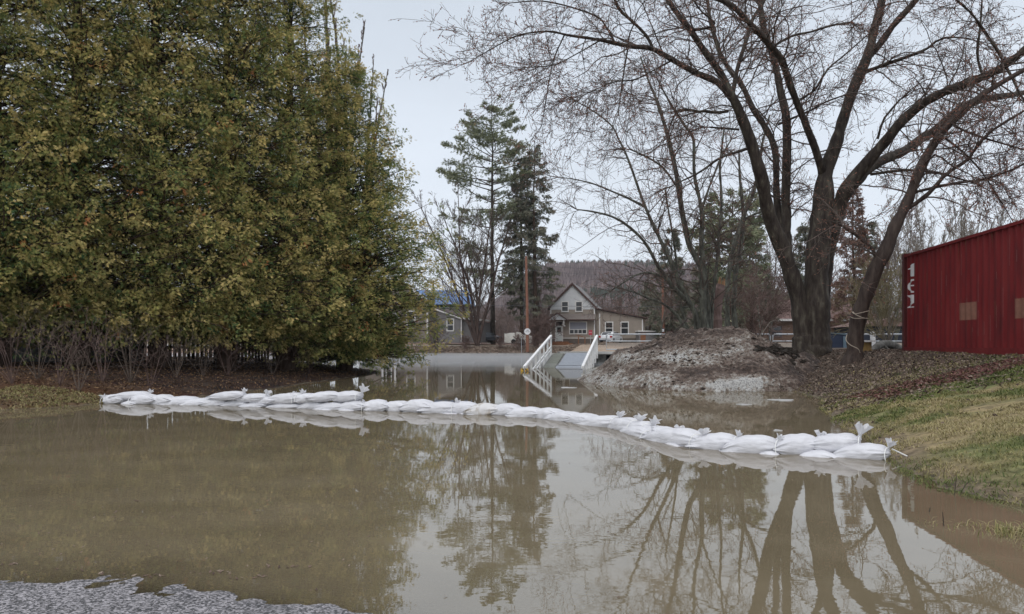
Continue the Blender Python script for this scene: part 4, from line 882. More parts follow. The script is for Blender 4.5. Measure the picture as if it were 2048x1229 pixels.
protos = {}
def bare_tree(key, name, label, x, y, sc=1., rz=0., group=None, cat="tree", z=None, **kw):
    mt, mc = kw.pop('mt', m_barkG), kw.pop('mc', m_twig)
    if key not in protos:
        a, b_ = bare_tree_meshes(**kw); root = empty(name, (0, 0, 0), label, cat, group)
        protos[key] = (a.build("trunk", mt, root, smooth=True), b_.build("crown", mc, root)); first = True
    else:
        root = empty(name, (0, 0, 0), label, cat, group)
        for c in protos[key]: q = c.copy(); COL.objects.link(q); q.parent = root
    root.location = (x, y, (gz(x, y) if z is None else z) - .05); root.rotation_euler.z = rz; root.scale = (sc,) * 3 if np.isscalar(sc) else sc
    return root

# ------------------------------------------------------------------ conifers
def needles(mb, C, D, sz, rs, k=5, tint=None, droop=.2):
    """tufts: fans of narrow blades around direction D"""
    n = len(C); tt = rs.rand(n) if tint is None else tint
    for q in range(k):
        d_ = norm(D + rs.normal(0, .45, (n, 3)) + [0, 0, -droop]); A = norm(np.cross(d_, rs.normal(0, 1, (n, 3)))); s_ = (sz * rs.uniform(.6, 1.2, n))[:, None]; w_ = s_ * .10
        V = np.stack([C - A * w_ * .3, C + d_ * s_ * .5 + A * w_, C + d_ * s_, C + d_ * s_ * .5 - A * w_], 1).reshape(-1, 3)
        mb.add(V, np.arange(n * 4).reshape(-1, 4), np.clip(tt + rs.normal(0, .08, n), 0, 1))
def conifer(name, label, x, y, H, prof, m_n, seed, whorl=.7, per=6, tuft=.45, lift=.15, droop=-.05, dens=3.2, rtr=.35, zs_=.1, m_t=None, group=None, gap=0., sag=.05, z=None):
    rs = np.random.RandomState(seed); root = empty(name, (x, y, (gz(x, y) if z is None else z) - .05), label, "tree", group)
    n = 14; tp = np.column_stack([np.cumsum(rs.normal(0, .05, n)), np.cumsum(rs.normal(0, .05, n)), np.linspace(0, H, n)]); tr = MB().tube(tp, np.linspace(rtr, .03, n), 9, cap=False); tr.build("trunk", m_t or m_barkd, root, smooth=True)
    zz_ = np.concatenate([np.arange(H * zs_, H * .985, whorl)]); zz_ = np.repeat(zz_, per); zz_ = zz_ + rs.normal(0, whorl * .25, len(zz_)); zz_ = np.clip(zz_, .5, H * .99)
    th = rs.uniform(0, 6.28, len(zz_)); keep = rs.rand(len(zz_)) > gap * np.interp(zz_ / H, [0, .35, .7, 1], [2.0, 1.3, .6, .1]); zz_, th = zz_[keep], th[keep]
    Rr = np.interp(zz_ / H, prof[0], prof[1]) * rs.uniform(.6, 1.12, len(zz_))
    C0 = np.column_stack([np.interp(zz_, tp[:, 2], tp[:, 0]), np.interp(zz_, tp[:, 2], tp[:, 1]), zz_]); lf = lift + .35 * np.clip(zz_ / H - .75, 0, 1) * 4 * .5
    D = norm(np.column_stack([np.cos(th), np.sin(th), lf])); B = grow(C0, D, Rr, 7, .05, rs, droop, .06)
    cr_ = MB(); cr_.tubes(B, taper(np.clip(Rr * .014, .012, .09), 7, .25), 4, 0.)
    # side shoots
    cnt_ = np.maximum(2, (Rr * dens).astype(int)); idx = np.repeat(np.arange(len(B)), cnt_); t = .28 + .72 * rs.rand(len(idx)) ** .8; f = t * 5.99; i = f.astype(int); u = (f - i)[:, None]
    a = B[idx, i] * (1 - u) + B[idx, i + 1] * u; T = norm(B[idx, i + 1] - B[idx, i]); sd = np.cross(T, [0, 0, 1.]) * rs.choice([-1, 1], len(idx))[:, None]
    D2 = norm(T * .7 + sd * rs.uniform(.2, 1.1, len(idx))[:, None] + [0, 0, 1] * rs.normal(-sag, .15, len(idx))[:, None]); L2 = Rr[idx] * .30 * (1.25 - t) + tuft * .8
    B2 = grow(a, D2, L2, 4, .1, rs, -sag, 0.05)
    cr_.build("branches", m_twig, root)
    nd = MB()
    tn = np.clip(.5 + .25 * (t - .5) + rs.normal(0, .2, len(idx)), 0, 1)
    for q in range(1, 4):
        for r_ in range(2): needles(nd, B2[:, q] + rs.normal(0, tuft * .2, (len(B2), 3)), norm(B2[:, q] - B2[:, q - 1]), tuft, rs, 5, tn, sag * 2)
    needles(nd, B[:, -1], norm(B[:, -1] - B[:, -2]), tuft, rs, 5, rs.rand(len(B)), sag)
    nd.build("crown", m_n, root)
    return root
pine_prof = ([0, .18, .32, .50, .62, .74, .84, .92, 1], [3.0, 4.5, 6.3, 7.0, 6.8, 6.5, 4.2, 2.6, .5])
conifer("white_pine", "tall open-crowned white pine with tiered branches above the far lawn", PX(985, 100), 100, 33.2, pine_prof, m_pine, 1, whorl=1.25, per=7, tuft=.36, lift=.18, dens=5.2, rtr=.36, zs_=.20, gap=.42, sag=.02, droop=-.02, m_t=m_bark)
spr_prof = ([0, .1, .3, .55, .75, .9, 1], [1.0, 1.8, 3.1, 3.0, 2.3, 1.2, .1])
conifer("spruce_tree", "dark spruce with twin ragged tops, right of the white pine", PX(1072, 96), 96, 26.3, spr_prof, m_spruce, 2, whorl=.62, per=8, tuft=.34, lift=.02, droop=-.06, dens=4.2, zs_=.14, gap=.42, sag=.18)
conifer("spruce_tree", "lower left top of the ragged spruce pair, right of the white pine", PX(1043, 98), 98, 25.0, ([0, .1, .3, .55, .75, .9, 1], [.8, 1.5, 2.7, 2.6, 1.9, 1.0, .1]), m_spruce, 3, whorl=.62, per=8, tuft=.34, lift=.02, droop=-.06, dens=4, zs_=.2, gap=.34, sag=.18)
# the multi-stem maple under the pine
bare_tree('A', "bare_maple", "wide bare maple with reddish trunks in front of the grey house", PX(955, 94), 94, 1., .4, seed=21, H=21, spread=9.0, stems=6, up=.16, n1=13, n2=9, n3=5, rtr=.32, fine=.02, start=.12, fan=.17, mt=mat("reddish rough bark", (.04, .026, .022), (.10, .07, .06), 4, .9, .03, 10, stretch=(1, 1, .25)), mc=m_twig)
bare_tree('B', "bare_tree", "bare tree standing between the utility pole and the tan house", PX(1070, 102), 102, .8, .4, seed=22, H=17, spread=6, stems=3, up=.12, n1=13, n2=9, n3=5, rtr=.28, fine=.022, start=.15, fan=.14, mc=m_twigr)

def back_tree(px, top, Y, kind, label, rz=None, wide=1.):
    x = PX(px, Y); zb = gz(x, Y); H = PZ(top, Y) - zb; rz = (px * .37) % 6 if rz is None else rz
    if kind == 'bare':
        k = ['C', 'D', 'E'][int(px) % 3]
        kw = dict(C=dict(seed=31, H=14, spread=4.2, stems=1, rtr=.2, n1=26, n2=8, n3=5, fine=.016), D=dict(seed=32, H=14, spread=5, stems=4, rtr=.2, n1=14, n2=7, n3=5, fine=.016, fan=.10), E=dict(seed=33, H=14, spread=4.5, stems=2, rtr=.2, n1=20, n2=8, n3=5, fine=.016, fan=.08))[k]
        return bare_tree(k, "bare_tree", label, x, Y, (H / 13 * wide, H / 13 * wide, H / 13), rz, "bare trees behind the walkway", mc=m_twigr, **kw)
    if kind == 'pale':
        return bare_tree('F', "bare_tree", label, x, Y, (H / 12 * wide, H / 12 * wide, H / 12), rz, "pale upright trees behind the container", mc=m_twigp, mt=m_twigp, seed=34, H=12, spread=3.4, stems=5, rtr=.11, n1=13, n2=8, n3=4, fine=.013, up=.30, fan=.09)
    if kind == 'con':
        return conifer("spruce_tree", label, x, Y, H, ([0, .1, .3, .6, .85, 1], [1.6 * wide, 2.3 * wide, 2.3 * wide, 1.7 * wide, .8 * wide, .1]), m_spruce, int(px), whorl=.55, per=7, tuft=.45, dens=3, rtr=.2, gap=.2, sag=.12)
    if kind == 'pin':
        return conifer("pine_tree", label, x, Y, H, ([0, .25, .45, .7, .9, 1], [.9 * wide, 1.6 * wide, 2.6 * wide, 3.0 * wide, 2.0 * wide, .8]), m_pine, int(px), whorl=.8, per=7, tuft=.5, dens=3, rtr=.22, gap=.4, sag=.05)
    if kind == 'rust':
        return conifer("dead_spruce", label, x, Y, H, ([0, .1, .3, .6, .85, 1], [1.6 * wide, 2.3 * wide, 2.2 * wide, 1.6 * wide, .8 * wide, .1]), m_rusty, int(px), whorl=.55, per=7, tuft=.4, dens=3, rtr=.2, gap=.25, sag=.12)
BT = [(1345, 458, 95, 'con', "dark narrow spruce seen behind the grey multi-stem tree"), (1462, 385, 62, 'pin', "round-topped pine behind the lichen-green trunks"), (1440, 430, 66, 'con', "spruce close left of the round-topped pine"), (1502, 440, 70, 'con', "spruce showing left of the big maple trunks", ),
      (1608, 452, 88, 'con', "spruce seen in the fork between the big maple trunks"), (1708, 372, 75, 'rust', "reddish brown dead spruce right of the big maple trunks"), (1736, 440, 82, 'con', "green spruce behind the leaning trunk"),
      (1300, 560, 110, 'con', "low spruce beyond the tan house wing"), (1540, 470, 72, 'bare', "reddish bare tree left of the big maple"), (1525, 520, 55, 'bare', "low bare tree with drooping shoots beside the snow pile"),
      (1400, 520, 85, 'bare', "bare tree far behind the multi-stem tree"), (1320, 560, 88, 'bare', "low bare tree by the second utility pole"), (1590, 480, 90, 'bare', "bare tree beyond the brown-roofed house"), (1660, 450, 92, 'bare', "tall bare tree right above the brown roof"),
      (1755, 400, 70, 'bare', "bare tree with reddish twigs behind the leaning trunk"), (1790, 430, 60, 'bare', "bare tree just left of the container corner"),
      (1832, 385, 48, 'pale', "pale upright tree behind the container, nearest its left corner"), (1880, 372, 46, 'pale', "second pale upright tree behind the container"), (1918, 350, 50, 'pale', "third and tallest pale tree behind the container"), (1968, 372, 46, 'pale', "fourth pale tree behind the container"), (2020, 390, 47, 'pale', "pale tree behind the container nearest the picture edge"),
      (1240, 590, 125, 'bare', "small bare tree above the house wing roof"), (1420, 560, 115, 'con', "small far spruce low behind the grey stems")]
for q in BT: back_tree(*q)
# yellowish tangle shrub beside the leaning tree and hanging vines
bare_tree('S', "tangled_shrub", "yellowish tangled shrub filling the gap between leaning trunk and container", PX(1775, 33), 33, (1.05, 1.0, 1.05), 0, seed=41, H=4.2, spread=1.9, stems=9, up=.02, n1=10, n2=8, n3=4, rtr=.04, fine=.009, start=.05, fan=.28, mc=mat("yellowish twig", (.15, .13, .07), (.24, .20, .12), 3, .8), mt=m_twigp)
bare_tree('S2', "tangled_shrub", "brown drooping shrub right of the snow pile top", PX(1515, 40), 40, 1, 0, seed=42, H=4.6, spread=2.2, stems=9, up=-.06, n1=10, n2=8, n3=4, rtr=.04, fine=.010, start=.05, fan=.22, mc=m_twigr, mt=m_twigr)
bare_tree('S3', "bare_shrub", "small dark bush standing in the water edge under the grey house", PX(872, 87), 87.4, (1, 1, 1), 0, seed=43, H=4.5, spread=1.8, stems=5, up=.05, n1=8, n2=6, n3=3, rtr=.11, fine=.022, start=.2, fan=.28, mc=m_twig, mt=m_bark)
for k, (px, Y, s_, lab) in enumerate([(1075, 92, 1.1, "brown thicket bush right of the utility pole"), (1092, 96, 1.2, "brown thicket bush at the tan house corner"), (1035, 90, .6, "low brush in front of the tarped boat"), (930, 91, .5, "low bare bush on the far lawn before the grey house"), (1000, 91, .45, "low bare sapling bush between the two dark trunks")]):
    bare_tree('S4', "bare_shrub", lab, PX(px, Y), Y, s_, k, group="bushes on the far bank", seed=44, H=4.0, spread=1.7, stems=9, up=.03, n1=8, n2=7, n3=4, rtr=.05, fine=.018, start=.05, fan=.22, mc=m_twigr, mt=m_twigr)
# poplars behind the cedar hedge
for k, (px, Y, H, s_, lab) in enumerate([(682, 60, 36, 1.0, "tall narrow bare poplar rising behind the cedar hedge"), (652, 62, 31, .85, "second bare poplar left of the tallest one, behind the cedars"), (724, 62, 26.3, .72, "shorter bare poplar showing at the right edge of the cedars")]):
    bare_tree('P', "poplar_tree", lab, PX(px, Y), Y, (s_ * 1.1, s_ * 1.1, H / 33.), k * 2., group="bare poplars behind the cedars", z=.3, seed=51, H=34, spread=2.6, stems=3, up=.75, n1=60, n2=8, n3=3, rtr=.42, fine=.022, start=.10, fan=.012, mc=m_twigr, mt=m_barkG)

# ------------------------------------------------------------------ cedar hedge
def spray_template():
    """flat fan of small scale-leaf fingers, pointing +x"""
    q = []
    for a, l_, o in ((0, 1, .0), (.55, .62, .22), (-.55, .62, .22), (.75, .5, .48), (-.75, .5, .48), (1.0, .5, .08), (-1.0, .5, .08), (.35, .42, .62), (-.35, .42, .62)):
        c, s_ = math.cos(a), math.sin(a); w_ = .06
        q.append([(o, 0, 0), (o + c * l_ * .45 - s_ * w_, s_ * l_ * .45 + c * w_, .02), (o + c * l_, s_ * l_, -.08), (o + c * l_ * .45 + s_ * w_, s_ * l_ * .45 - c * w_, -.02)])
    return np.array(q)      # [9,4,3]
SPR = spray_template()
def cedar_meshes(seed, H, prof, nb, per, sz=.115, tone=.43):
    rs = np.random.RandomState(seed)
    zz_ = H * (1 - (1 - rs.rand(nb)) ** .62) ** .95 * .97; zz_ = np.maximum(zz_, prof[0][0] * H)
    th = rs.uniform(0, 6.28, nb); R0 = np.interp(zz_ / H, prof[0], prof[1])
    lob = 1 + .16 * np.sin(th * 3 + seed + zz_ * .5) + .14 * np.sin(th * 7 + zz_ * 1.3)
    Rr = R0 * lob * rs.uniform(.62, 1.08, nb) + .2
    B0 = np.column_stack([np.zeros(nb), np.zeros(nb), np.maximum(zz_ - .28 * Rr, .5)])
    D = norm(np.column_stack([np.cos(th), np.sin(th), rs.uniform(.0, .5, nb)])); B = grow(B0, D, Rr, 8, .06, rs, .02, -.03)
    wood = MB(); wood.tubes(B[:, :7], taper(np.clip(.010 * Rr, .008, .035), 7, .2), 4)
    nd = MB()
    # clumps of sprays around the outer part of each bough
    ncl = 7; ci = np.repeat(np.arange(nb), ncl); m = len(ci); t = 1 - .60 * rs.rand(m) ** 1.1; f = np.clip(t * 7, 0, 6.99); i = f.astype(int); u = (f - i)[:, None]
    cc = B[ci, i] * (1 - u) + B[ci, i + 1] * u; T = norm(B[ci, i + 1] - B[ci, i])
    off = rs.normal(0, 1, (m, 3)) * [1, 1, .7]; cc = cc + off * ((.10 + .50 * (1 - t)) * np.clip(Rr[ci] / 2.5, .45, 1.2))[:, None] * .75
    cd = norm(T + .6 * norm(off) + rs.normal(0, .3, (m, 3)) + [0, 0, -.15])
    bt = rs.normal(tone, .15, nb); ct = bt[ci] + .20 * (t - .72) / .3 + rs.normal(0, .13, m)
    per_c = max(6, per // ncl); idx = np.repeat(np.arange(m), per_c); n = len(idx); crd = rs.uniform(.14, .26, m)[idx]
    q = rs.normal(0, 1, (n, 3)); q = norm(q) * (rs.rand(n) ** .45)[:, None]; q[:, 2] *= .75; q = q + cd[idx] * .35
    c = cc[idx] + q * crd[:, None]
    dr = norm(cd[idx] * .8 + norm(q) * .9 + rs.normal(0, .25, (n, 3)) + [0, 0, -.45])
    nn = norm(rs.normal(0, .8, (n, 3)) + [0, 0, .3] + cd[idx] * .4); sd = norm(np.cross(nn, dr)); nn = np.cross(dr, sd)
    s_ = sz * rs.uniform(.6, 1.25, n)
    Mx = np.stack([dr, sd, nn], 2) * s_[:, None, None]
    V = np.einsum('nij,fkj->nfki', Mx, SPR) + c[:, None, None, :]
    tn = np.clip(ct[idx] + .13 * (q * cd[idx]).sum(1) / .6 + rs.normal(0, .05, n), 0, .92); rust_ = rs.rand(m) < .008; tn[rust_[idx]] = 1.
    nd.add(V.reshape(-1, 3), np.arange(n * 36).reshape(-1, 4), np.repeat(tn, 9))
    n2 = 14; tp = np.column_stack([np.cumsum(rs.normal(0, .03, n2)), np.cumsum(rs.normal(0, .03, n2)), np.linspace(-.2, H * .96, n2)])
    tr = MB().tube(tp, np.interp(np.linspace(0, 1, n2), [0, .06, .3, 1], [.36, .24, .18, .02]), 10, cap=False)
    for q in range(4):      # extra low stems
        a = rs.uniform(0, 6.28); tr.tube(catmull([(.2 * math.cos(a), .2 * math.sin(a), -.1), (.45 * math.cos(a), .45 * math.sin(a), 1.2), (.6 * math.cos(a), .6 * math.sin(a), 3.5)], 8), np.linspace(.13, .06, 8), 7, cap=False)
    # bare dead lower branches
    nl = 34; zl_ = rs.uniform(.4, 2.4, nl); a = rs.uniform(0, 6.28, nl); Bd = grow(np.column_stack([0 * a, 0 * a, zl_]), norm(np.column_stack([np.cos(a), np.sin(a), rs.uniform(-.2, .1, nl)])), rs.uniform(1.2, 3, nl), 8, .12, rs, -.03, .05)
    wood.tubes(Bd, taper(rs.uniform(.008, .018, nl), 8, .3), 4)
    P2, T2, R2, _ = pick_b(Bd, taper(np.full(nl, .012), 8), 6, rs); wood.tubes(grow(P2, side(T2, rs, .4, 1.1), rs.uniform(.2, .7, len(P2)), 5, .2, rs), np.full((len(P2), 5), .004), 3)
    return tr, wood, nd
profL = ([.088, .115, .17, .27, .5, .75, .9, 1], [2.0, 3.1, 3.5, 3.4, 3.0, 2.3, 1.4, .2])
profR = ([.10, .15, .25, .38, .5, .65, .8, .92, 1], [2.8, 4.2, 4.75, 4.35, 3.7, 2.8, 1.8, .9, .1])
ced = {}
def cedar(key, label, x, y, rz, sc, **kw):
    root = empty("cedar_tree", (x, y, gz(x, y)), label, "tree", "cedars of the tall hedge")
    if key not in ced:
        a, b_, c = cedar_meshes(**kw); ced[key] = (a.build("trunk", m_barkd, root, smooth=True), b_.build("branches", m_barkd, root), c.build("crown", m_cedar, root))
    else:
        for c in ced[key]: q = c.copy(); COL.objects.link(q); q.parent = root
    root.rotation_euler.z = rz; root.scale = sc
kwA = dict(seed=61, H=18.5, prof=profL, nb=1000, per=72); kwB = dict(seed=62, H=18.0, prof=profL, nb=1000, per=72); kwC = dict(seed=63, H=13.6, prof=profR, nb=1150, per=84, tone=.36)
cedar('C', "rightmost cedar at the end of the hedge, overhanging the water", -6.95, 31, 0, (1, 1, 1), **kwC)
cedar('A', "second cedar from the right end of the hedge", -8.4, 28, 1, (1, 1, 1), **kwA)
cedar('B', "third cedar from the right end of the hedge, just left of the tallest poplar", -9.7, 25.6, 2, (1, 1, 1.03), **kwB)
cedar('A', "fourth cedar from the right end of the hedge, dark trunk behind the sandbags", -11.1, 23.6, 3.3, (1, 1, 1.05), **kwA)
cedar('B', "fifth cedar from the right end, beside the tall picket gap", -12.7, 22.0, 4.1, (1, 1, 1), **kwB)
cedar('A', "sixth cedar from the right end, in front of the dark shed", -14.4, 20.9, 5.2, (1, 1, 1.03), **kwA)
cedar('B', "seventh cedar from the right end, leftmost one in the picture", -16.6, 20.0, .8, (1, 1, 1), **kwB)

# ------------------------------------------------------------------ fence and shed under the cedars
fl = [(-18.2, 24.6), (-15.2, 25.2), (-12.6, 26.8), (-10.6, 29.0), (-9.3, 31.6), (-8.3, 34.2)]
fc = catmull(np.array(fl), 60); seg = np.linalg.norm(np.diff(fc, axis=0), axis=1); cum = np.concatenate([[0], np.cumsum(seg)])
def fpt(s_): return np.array([np.interp(s_, cum, fc[:, 0]), np.interp(s_, cum, fc[:, 1])])
fr_ = empty("board_fence", (fl[2][0], fl[2][1], 0), "dark weathered board fence with gaps behind the cedar trunks", "fence")
rs = np.random.RandomState(9); s_ = 0; org = np.array([fl[2][0], fl[2][1], 0]); kk = 0
while s_ < cum[-1] - .1 and kk < 115:
    p = fpt(s_); q = fpt(s_ + .05); a = math.atan2(q[1] - p[1], q[0] - p[0]); z0 = gz(p[0], p[1]); M_ = rotz(a, (p[0] - org[0], p[1] - org[1], 0))
    if rs.rand() > .03: MB().box((0, -.01, z0 + rs.uniform(.0, .12)), (.118, .01, z0 + 1.5 + rs.uniform(-.04, .04)), M_).build("board", m_fence, fr_, attr=False)
    s_ += .158 + .015 * rs.rand(); kk += 1
for zz_ in (.45, 1.28):
    mb = MB()
    for k in range(0, 58, 2):
        a, b_ = fc[k], fc[min(k + 2, 59)]; g0, g1 = gz(*a) + zz_, gz(*b_) + zz_
        off = np.array([0.03, .05])
        V = [(a[0] - org[0] + .02, a[1] - org[1] + .03, g0), (b_[0] - org[0] + .02, b_[1] - org[1] + .03, g1), (b_[0] - org[0] + .02, b_[1] - org[1] + .03, g1 + .09), (a[0] - org[0] + .02, a[1] - org[1] + .03, g0 + .09)]
        V += [(v[0] + .03, v[1] + .04, v[2]) for v in V]; mb.add(V, [(0, 1, 2, 3), (7, 6, 5, 4), (0, 4, 5, 1), (2, 6, 7, 3), (1, 5, 6, 2), (3, 7, 4, 0)])
    mb.build("rail", m_fence, fr_, attr=False)
sh = empty("garden_shed", (-17.6, 24.2, gz(-15, 24)), "dark weathered grey shed behind the left cedars", "shed", rz=.1)
for k in range(12): MB().box((0, -.02 - .012 * (k % 2), k * .2), (4.4, .0, k * .2 + .215)).build("wall_board", m_shingle, sh)
MB().box((0, .001, 0), (4.4, 3, 2.4)).build("wall", m_shingle, sh)
MB().prism([(-.2, 2.4), (4.6, 2.4), (4.6, 2.5), (2.2, 3.5), (-.2, 2.5)], -.3, 3.2).build("roof", m_roofg, sh)
MB().box((3.2, -.06, .3), (3.32, -.036, 2.3)).box((1.2, -.06, .1), (1.3, -.036, 2.3)).build("batten", m_fence, sh)

# ------------------------------------------------------------------ brush and shrubs on the left bank
for k, (px, Y, s_, lab) in enumerate([(25, 16.6, 1.1, "rusty brown bush at the left picture edge"), (75, 17.6, 1.25, "thin bare bush right of the rusty one"), (118, 17.0, 1.05, "bare arching bush before the shed wall"), (158, 16.6, .95, "forked pale-stemmed bush left of the barrier's end"),
                                      (205, 18.4, 1.3, "bare bush just behind the left end of the barrier"), (262, 18.8, 1.25, "arching bare bush before the fence gaps"), (300, 18.2, .9, "leaning stems behind the first upper sandbag"), (352, 21, 1.0, "dark thin brush under the fourth cedar"), (455, 23, .9, "thin brush behind the upper sandbags' left end"), (545, 25, .9, "thin brush under the second cedar"), (620, 27.5, .9, "thin brush near the hedge's right end"), (405, 22, .9, "dark brush between the fence gaps")]):
    s_ *= .85; x = PX(px, Y); root = bare_tree('BR' if k % 2 else 'BR2', "bare_shrub", lab, x, Y, s_, k * 1.3, group="bare bushes along the left bank", seed=70 + k % 2, H=1.7, spread=.7, stems=9, up=.0 if k % 2 else .06, n1=3, n2=2, n3=1, rtr=.011, fine=.0035, start=.3, fan=.34, mc=m_brush if k % 2 else m_twigr, mt=m_brush if k % 2 else m_twigr)

# ------------------------------------------------------------------ houses
def house_frame(name, label, px, Y, yaw, cat="house", z=None):
    x = PX(px, Y); return empty(name, (x, Y, gz(x, Y) - .05 if z is None else z), label, cat, rz=yaw)
def window(par, x0, x1, z0, z1, y, trim=m_wtrim, glass=m_glass, tw=.13, sash=True, name="window"):
    f = MB().box((x0 - tw, y - .07, z0 - tw), (x1 + tw, y - .003, z0)).box((x0 - tw, y - .07, z1), (x1 + tw, y - .003, z1 + tw)).box((x0 - tw, y - .07, z0), (x0, y - .003, z1)).box((x1, y - .07, z0), (x1 + tw, y - .003, z1))
    if sash: f.box((x0, y - .06, (z0 + z1) / 2 - .04), (x1, y - .004, (z0 + z1) / 2 + .04))
    w_ = f.build(name, trim, par); MB().box((x0, y - .03, z0), (x1, y - .006, z1)).build("pane", glass, w_); return w_
# tan house
A = -.22
th = house_frame("tan_house", "tan house with white gable, small entrance roof and lean-to wing beyond the ramp", 1100.5, 100.4, A, z=1.05)
k_ = 1 / 15.    # metres per photo pixel at 100 m
Wm = 6.0; He = 5.1; Hr = 8.15; Dm = 8.5
MB().prism([(0, 0), (Wm, 0), (Wm, He + .1), (Wm / 2, Hr - .1), (0, He + .1)], 0, Dm).build("wall", m_tan, th)
MB().box((-.01, -.03, 0), (Wm + .01, .0, .95)).build("lower_siding", m_tand, th)
MB().prism([(.1, He - .35), (Wm - .1, He - .35), (Wm - .1, He), (Wm / 2, Hr - .25), (.1, He)], -.035, -.002).build("gable_siding", m_wsid, th)
for a_, b_ in ((0, 1), (1, 0)):
    sgn = -1 if a_ == 0 else 1; xe = Wm / 2 + sgn * (Wm / 2 + .35); ze = He - .35
    MB().prism([(xe, ze), (Wm / 2, Hr), (Wm / 2, Hr + .16), (xe, ze + .16)] if sgn < 0 else [(Wm / 2, Hr), (xe, ze), (xe, ze + .16), (Wm / 2, Hr + .16)], -.28, Dm + .3).build("roof", m_roofg, th)
    MB().prism([(xe, ze - .12), (Wm / 2, Hr - .12), (Wm / 2, Hr + .19), (xe, ze + .19)] if sgn < 0 else [(Wm / 2, Hr - .12), (xe, ze - .12), (xe, ze + .19), (Wm / 2, Hr + .19)], -.34, -.285).build("rake_board", m_roofb, th)
for x in (0, Wm - .16): MB().box((x, -.05, .95), (x + .16, -.036, He - .1)).build("corner_board", m_wtrim, th)
MB().box((0, -.05, .90), (Wm, -.0365, 1.0)).build("water_table", m_wtrim, th)
for x0, x1 in ((1.62, 2.38), (3.5, 4.25)): window(th, x0, x1, 4.55, 5.75, -.035)
# shed roof across the front and gabled hood over the door
MB().prism([(2.45, 3.30), (Wm + .1, 3.30), (Wm + .1, 3.42), (2.45, 3.42)], -.95, -.86).build("eave_board", m_roofb, th)
V = [(-.1, -.9, 3.38), (Wm + .1, -.9, 3.38), (Wm + .1, -.04, 4.15), (-.1, -.04, 4.15), (-.1, -.9, 3.30), (Wm + .1, -.9, 3.30), (Wm + .1, -.04, 4.07), (-.1, -.04, 4.07)]
MB().add(V, [(0, 1, 2, 3), (4, 7, 6, 5), (0, 4, 5, 1), (1, 5, 6, 2), (2, 6, 7, 3), (3, 7, 4, 0)]).build("pent_roof", mat("brown grey shingles", (.17, .145, .13), (.21, .18, .165), 5, .85), th)
hd = MB().prism([(-.05, 3.35), (2.35, 3.35), (1.15, 4.15)], -1.35, -.92).build("entrance_hood", m_wsid, th)
MB().prism([(-.2, 3.28), (1.15, 4.18), (1.15, 4.32), (-.2, 3.42)], -1.5, -.88).build("hood_roof", m_roofb, hd)
MB().prism([(1.15, 4.18), (2.5, 3.28), (2.5, 3.42), (1.15, 4.32)], -1.5, -.88).build("hood_roof", m_roofb, hd)
for x in (.28, 1.95): MB().prism([(x, 2.5), (x + .12, 2.5), (x + .12, 3.33), (x, 3.33)], -1.2, -1.08).prism([(x, 2.5), (x + .12, 2.5), (x + .12, 2.65), (x, 2.65)], -1.08, -.04).build("bracket", m_wtrim, hd)
dr_ = MB().box((.78, -.09, .55), (1.62, -.04, 2.62)).build("door", m_door, th)
MB().box((.66, -.10, .5), (.775, -.038, 3.1)).box((1.625, -.10, .5), (1.74, -.038, 3.1)).box((.66, -.10, 3.1), (1.74, -.038, 3.2)).build("door_frame", m_wtrim, dr_)
MB().box((.95, -.1, 1.7), (1.45, -.092, 2.4)).build("door_glass", m_glass, dr_); MB().box((.78, -.07, 2.64), (1.62, -.05, 3.09)).build("transom", m_glass, dr_); MB().tube([(1.55, -.14, 1.35), (1.55, -.09, 1.35)], .035, 6).build("handle", m_galv, dr_)
fw = MB().box((2.55, -.10, 1.45), (4.95, -.04, 1.58)).box((2.55, -.10, 3.05), (4.95, -.04, 3.17)).box((2.55, -.10, 1.58), (2.67, -.04, 3.05)).box((4.83, -.10, 1.58), (4.95, -.04, 3.05)).box((2.67, -.09, 2.05), (4.83, -.045, 2.13))
for q in range(1, 4): fw.box((2.67 + q * .54 - .04, -.085, 1.58), (2.67 + q * .54 + .04, -.046, 2.05))
fw = fw.build("front_window", m_wtrim, th); MB().box((2.67, -.07, 2.13), (4.83, -.05, 3.05)).build("blind", m_blind, fw); MB().box((2.67, -.07, 1.58), (4.83, -.052, 2.05)).build("pane", m_glass, fw)
st_ = MB().box((.3, -1.6, 0), (3.2, -.04, .28)).box((.5, -1.1, .28), (2.6, -.04, .5)).build("steps", m_wood, th)
for x, z in ((3.9, 1.2), (4.75, 1.0)): MB().box((x, -1.3, 0), (x + .12, -1.2, z)).build("rail_post", m_wood, th)
MB().prism([(3.6, 1.35), (4.9, .95), (4.9, 1.05), (3.6, 1.45)], -1.32, -1.18).build("stair_rail", m_wood, th)
# lean-to wing
Ww = 6.2; off = Wm + .02
MB().prism([(off, 0), (off + Ww, 0), (off + Ww, 3.55), (off, 4.75)], .55, 7).build("wing_wall", m_tan, th)
MB().box((off, .52, 0), (off + Ww, .548, .95)).build("lower_siding", m_tand, th)
MB().prism([(off - .02, 4.85), (off + Ww + .9, 3.45), (off + Ww + .9, 3.58), (off - .02, 4.98)], .15, 7.3).build("wing_roof", m_roofb, th)
MB().box((off + .45, .49, .9), (off + .6, .547, 4.2)).build("downpipe", m_wtrim, th); MB().box((off + Ww - .14, .49, .95), (off + Ww, .546, 3.4)).build("corner_board", m_wtrim, th)
for x0 in (off + 1.35, off + 3.4): window(th, x0, x0 + .85, 1.55, 3.0, .55)
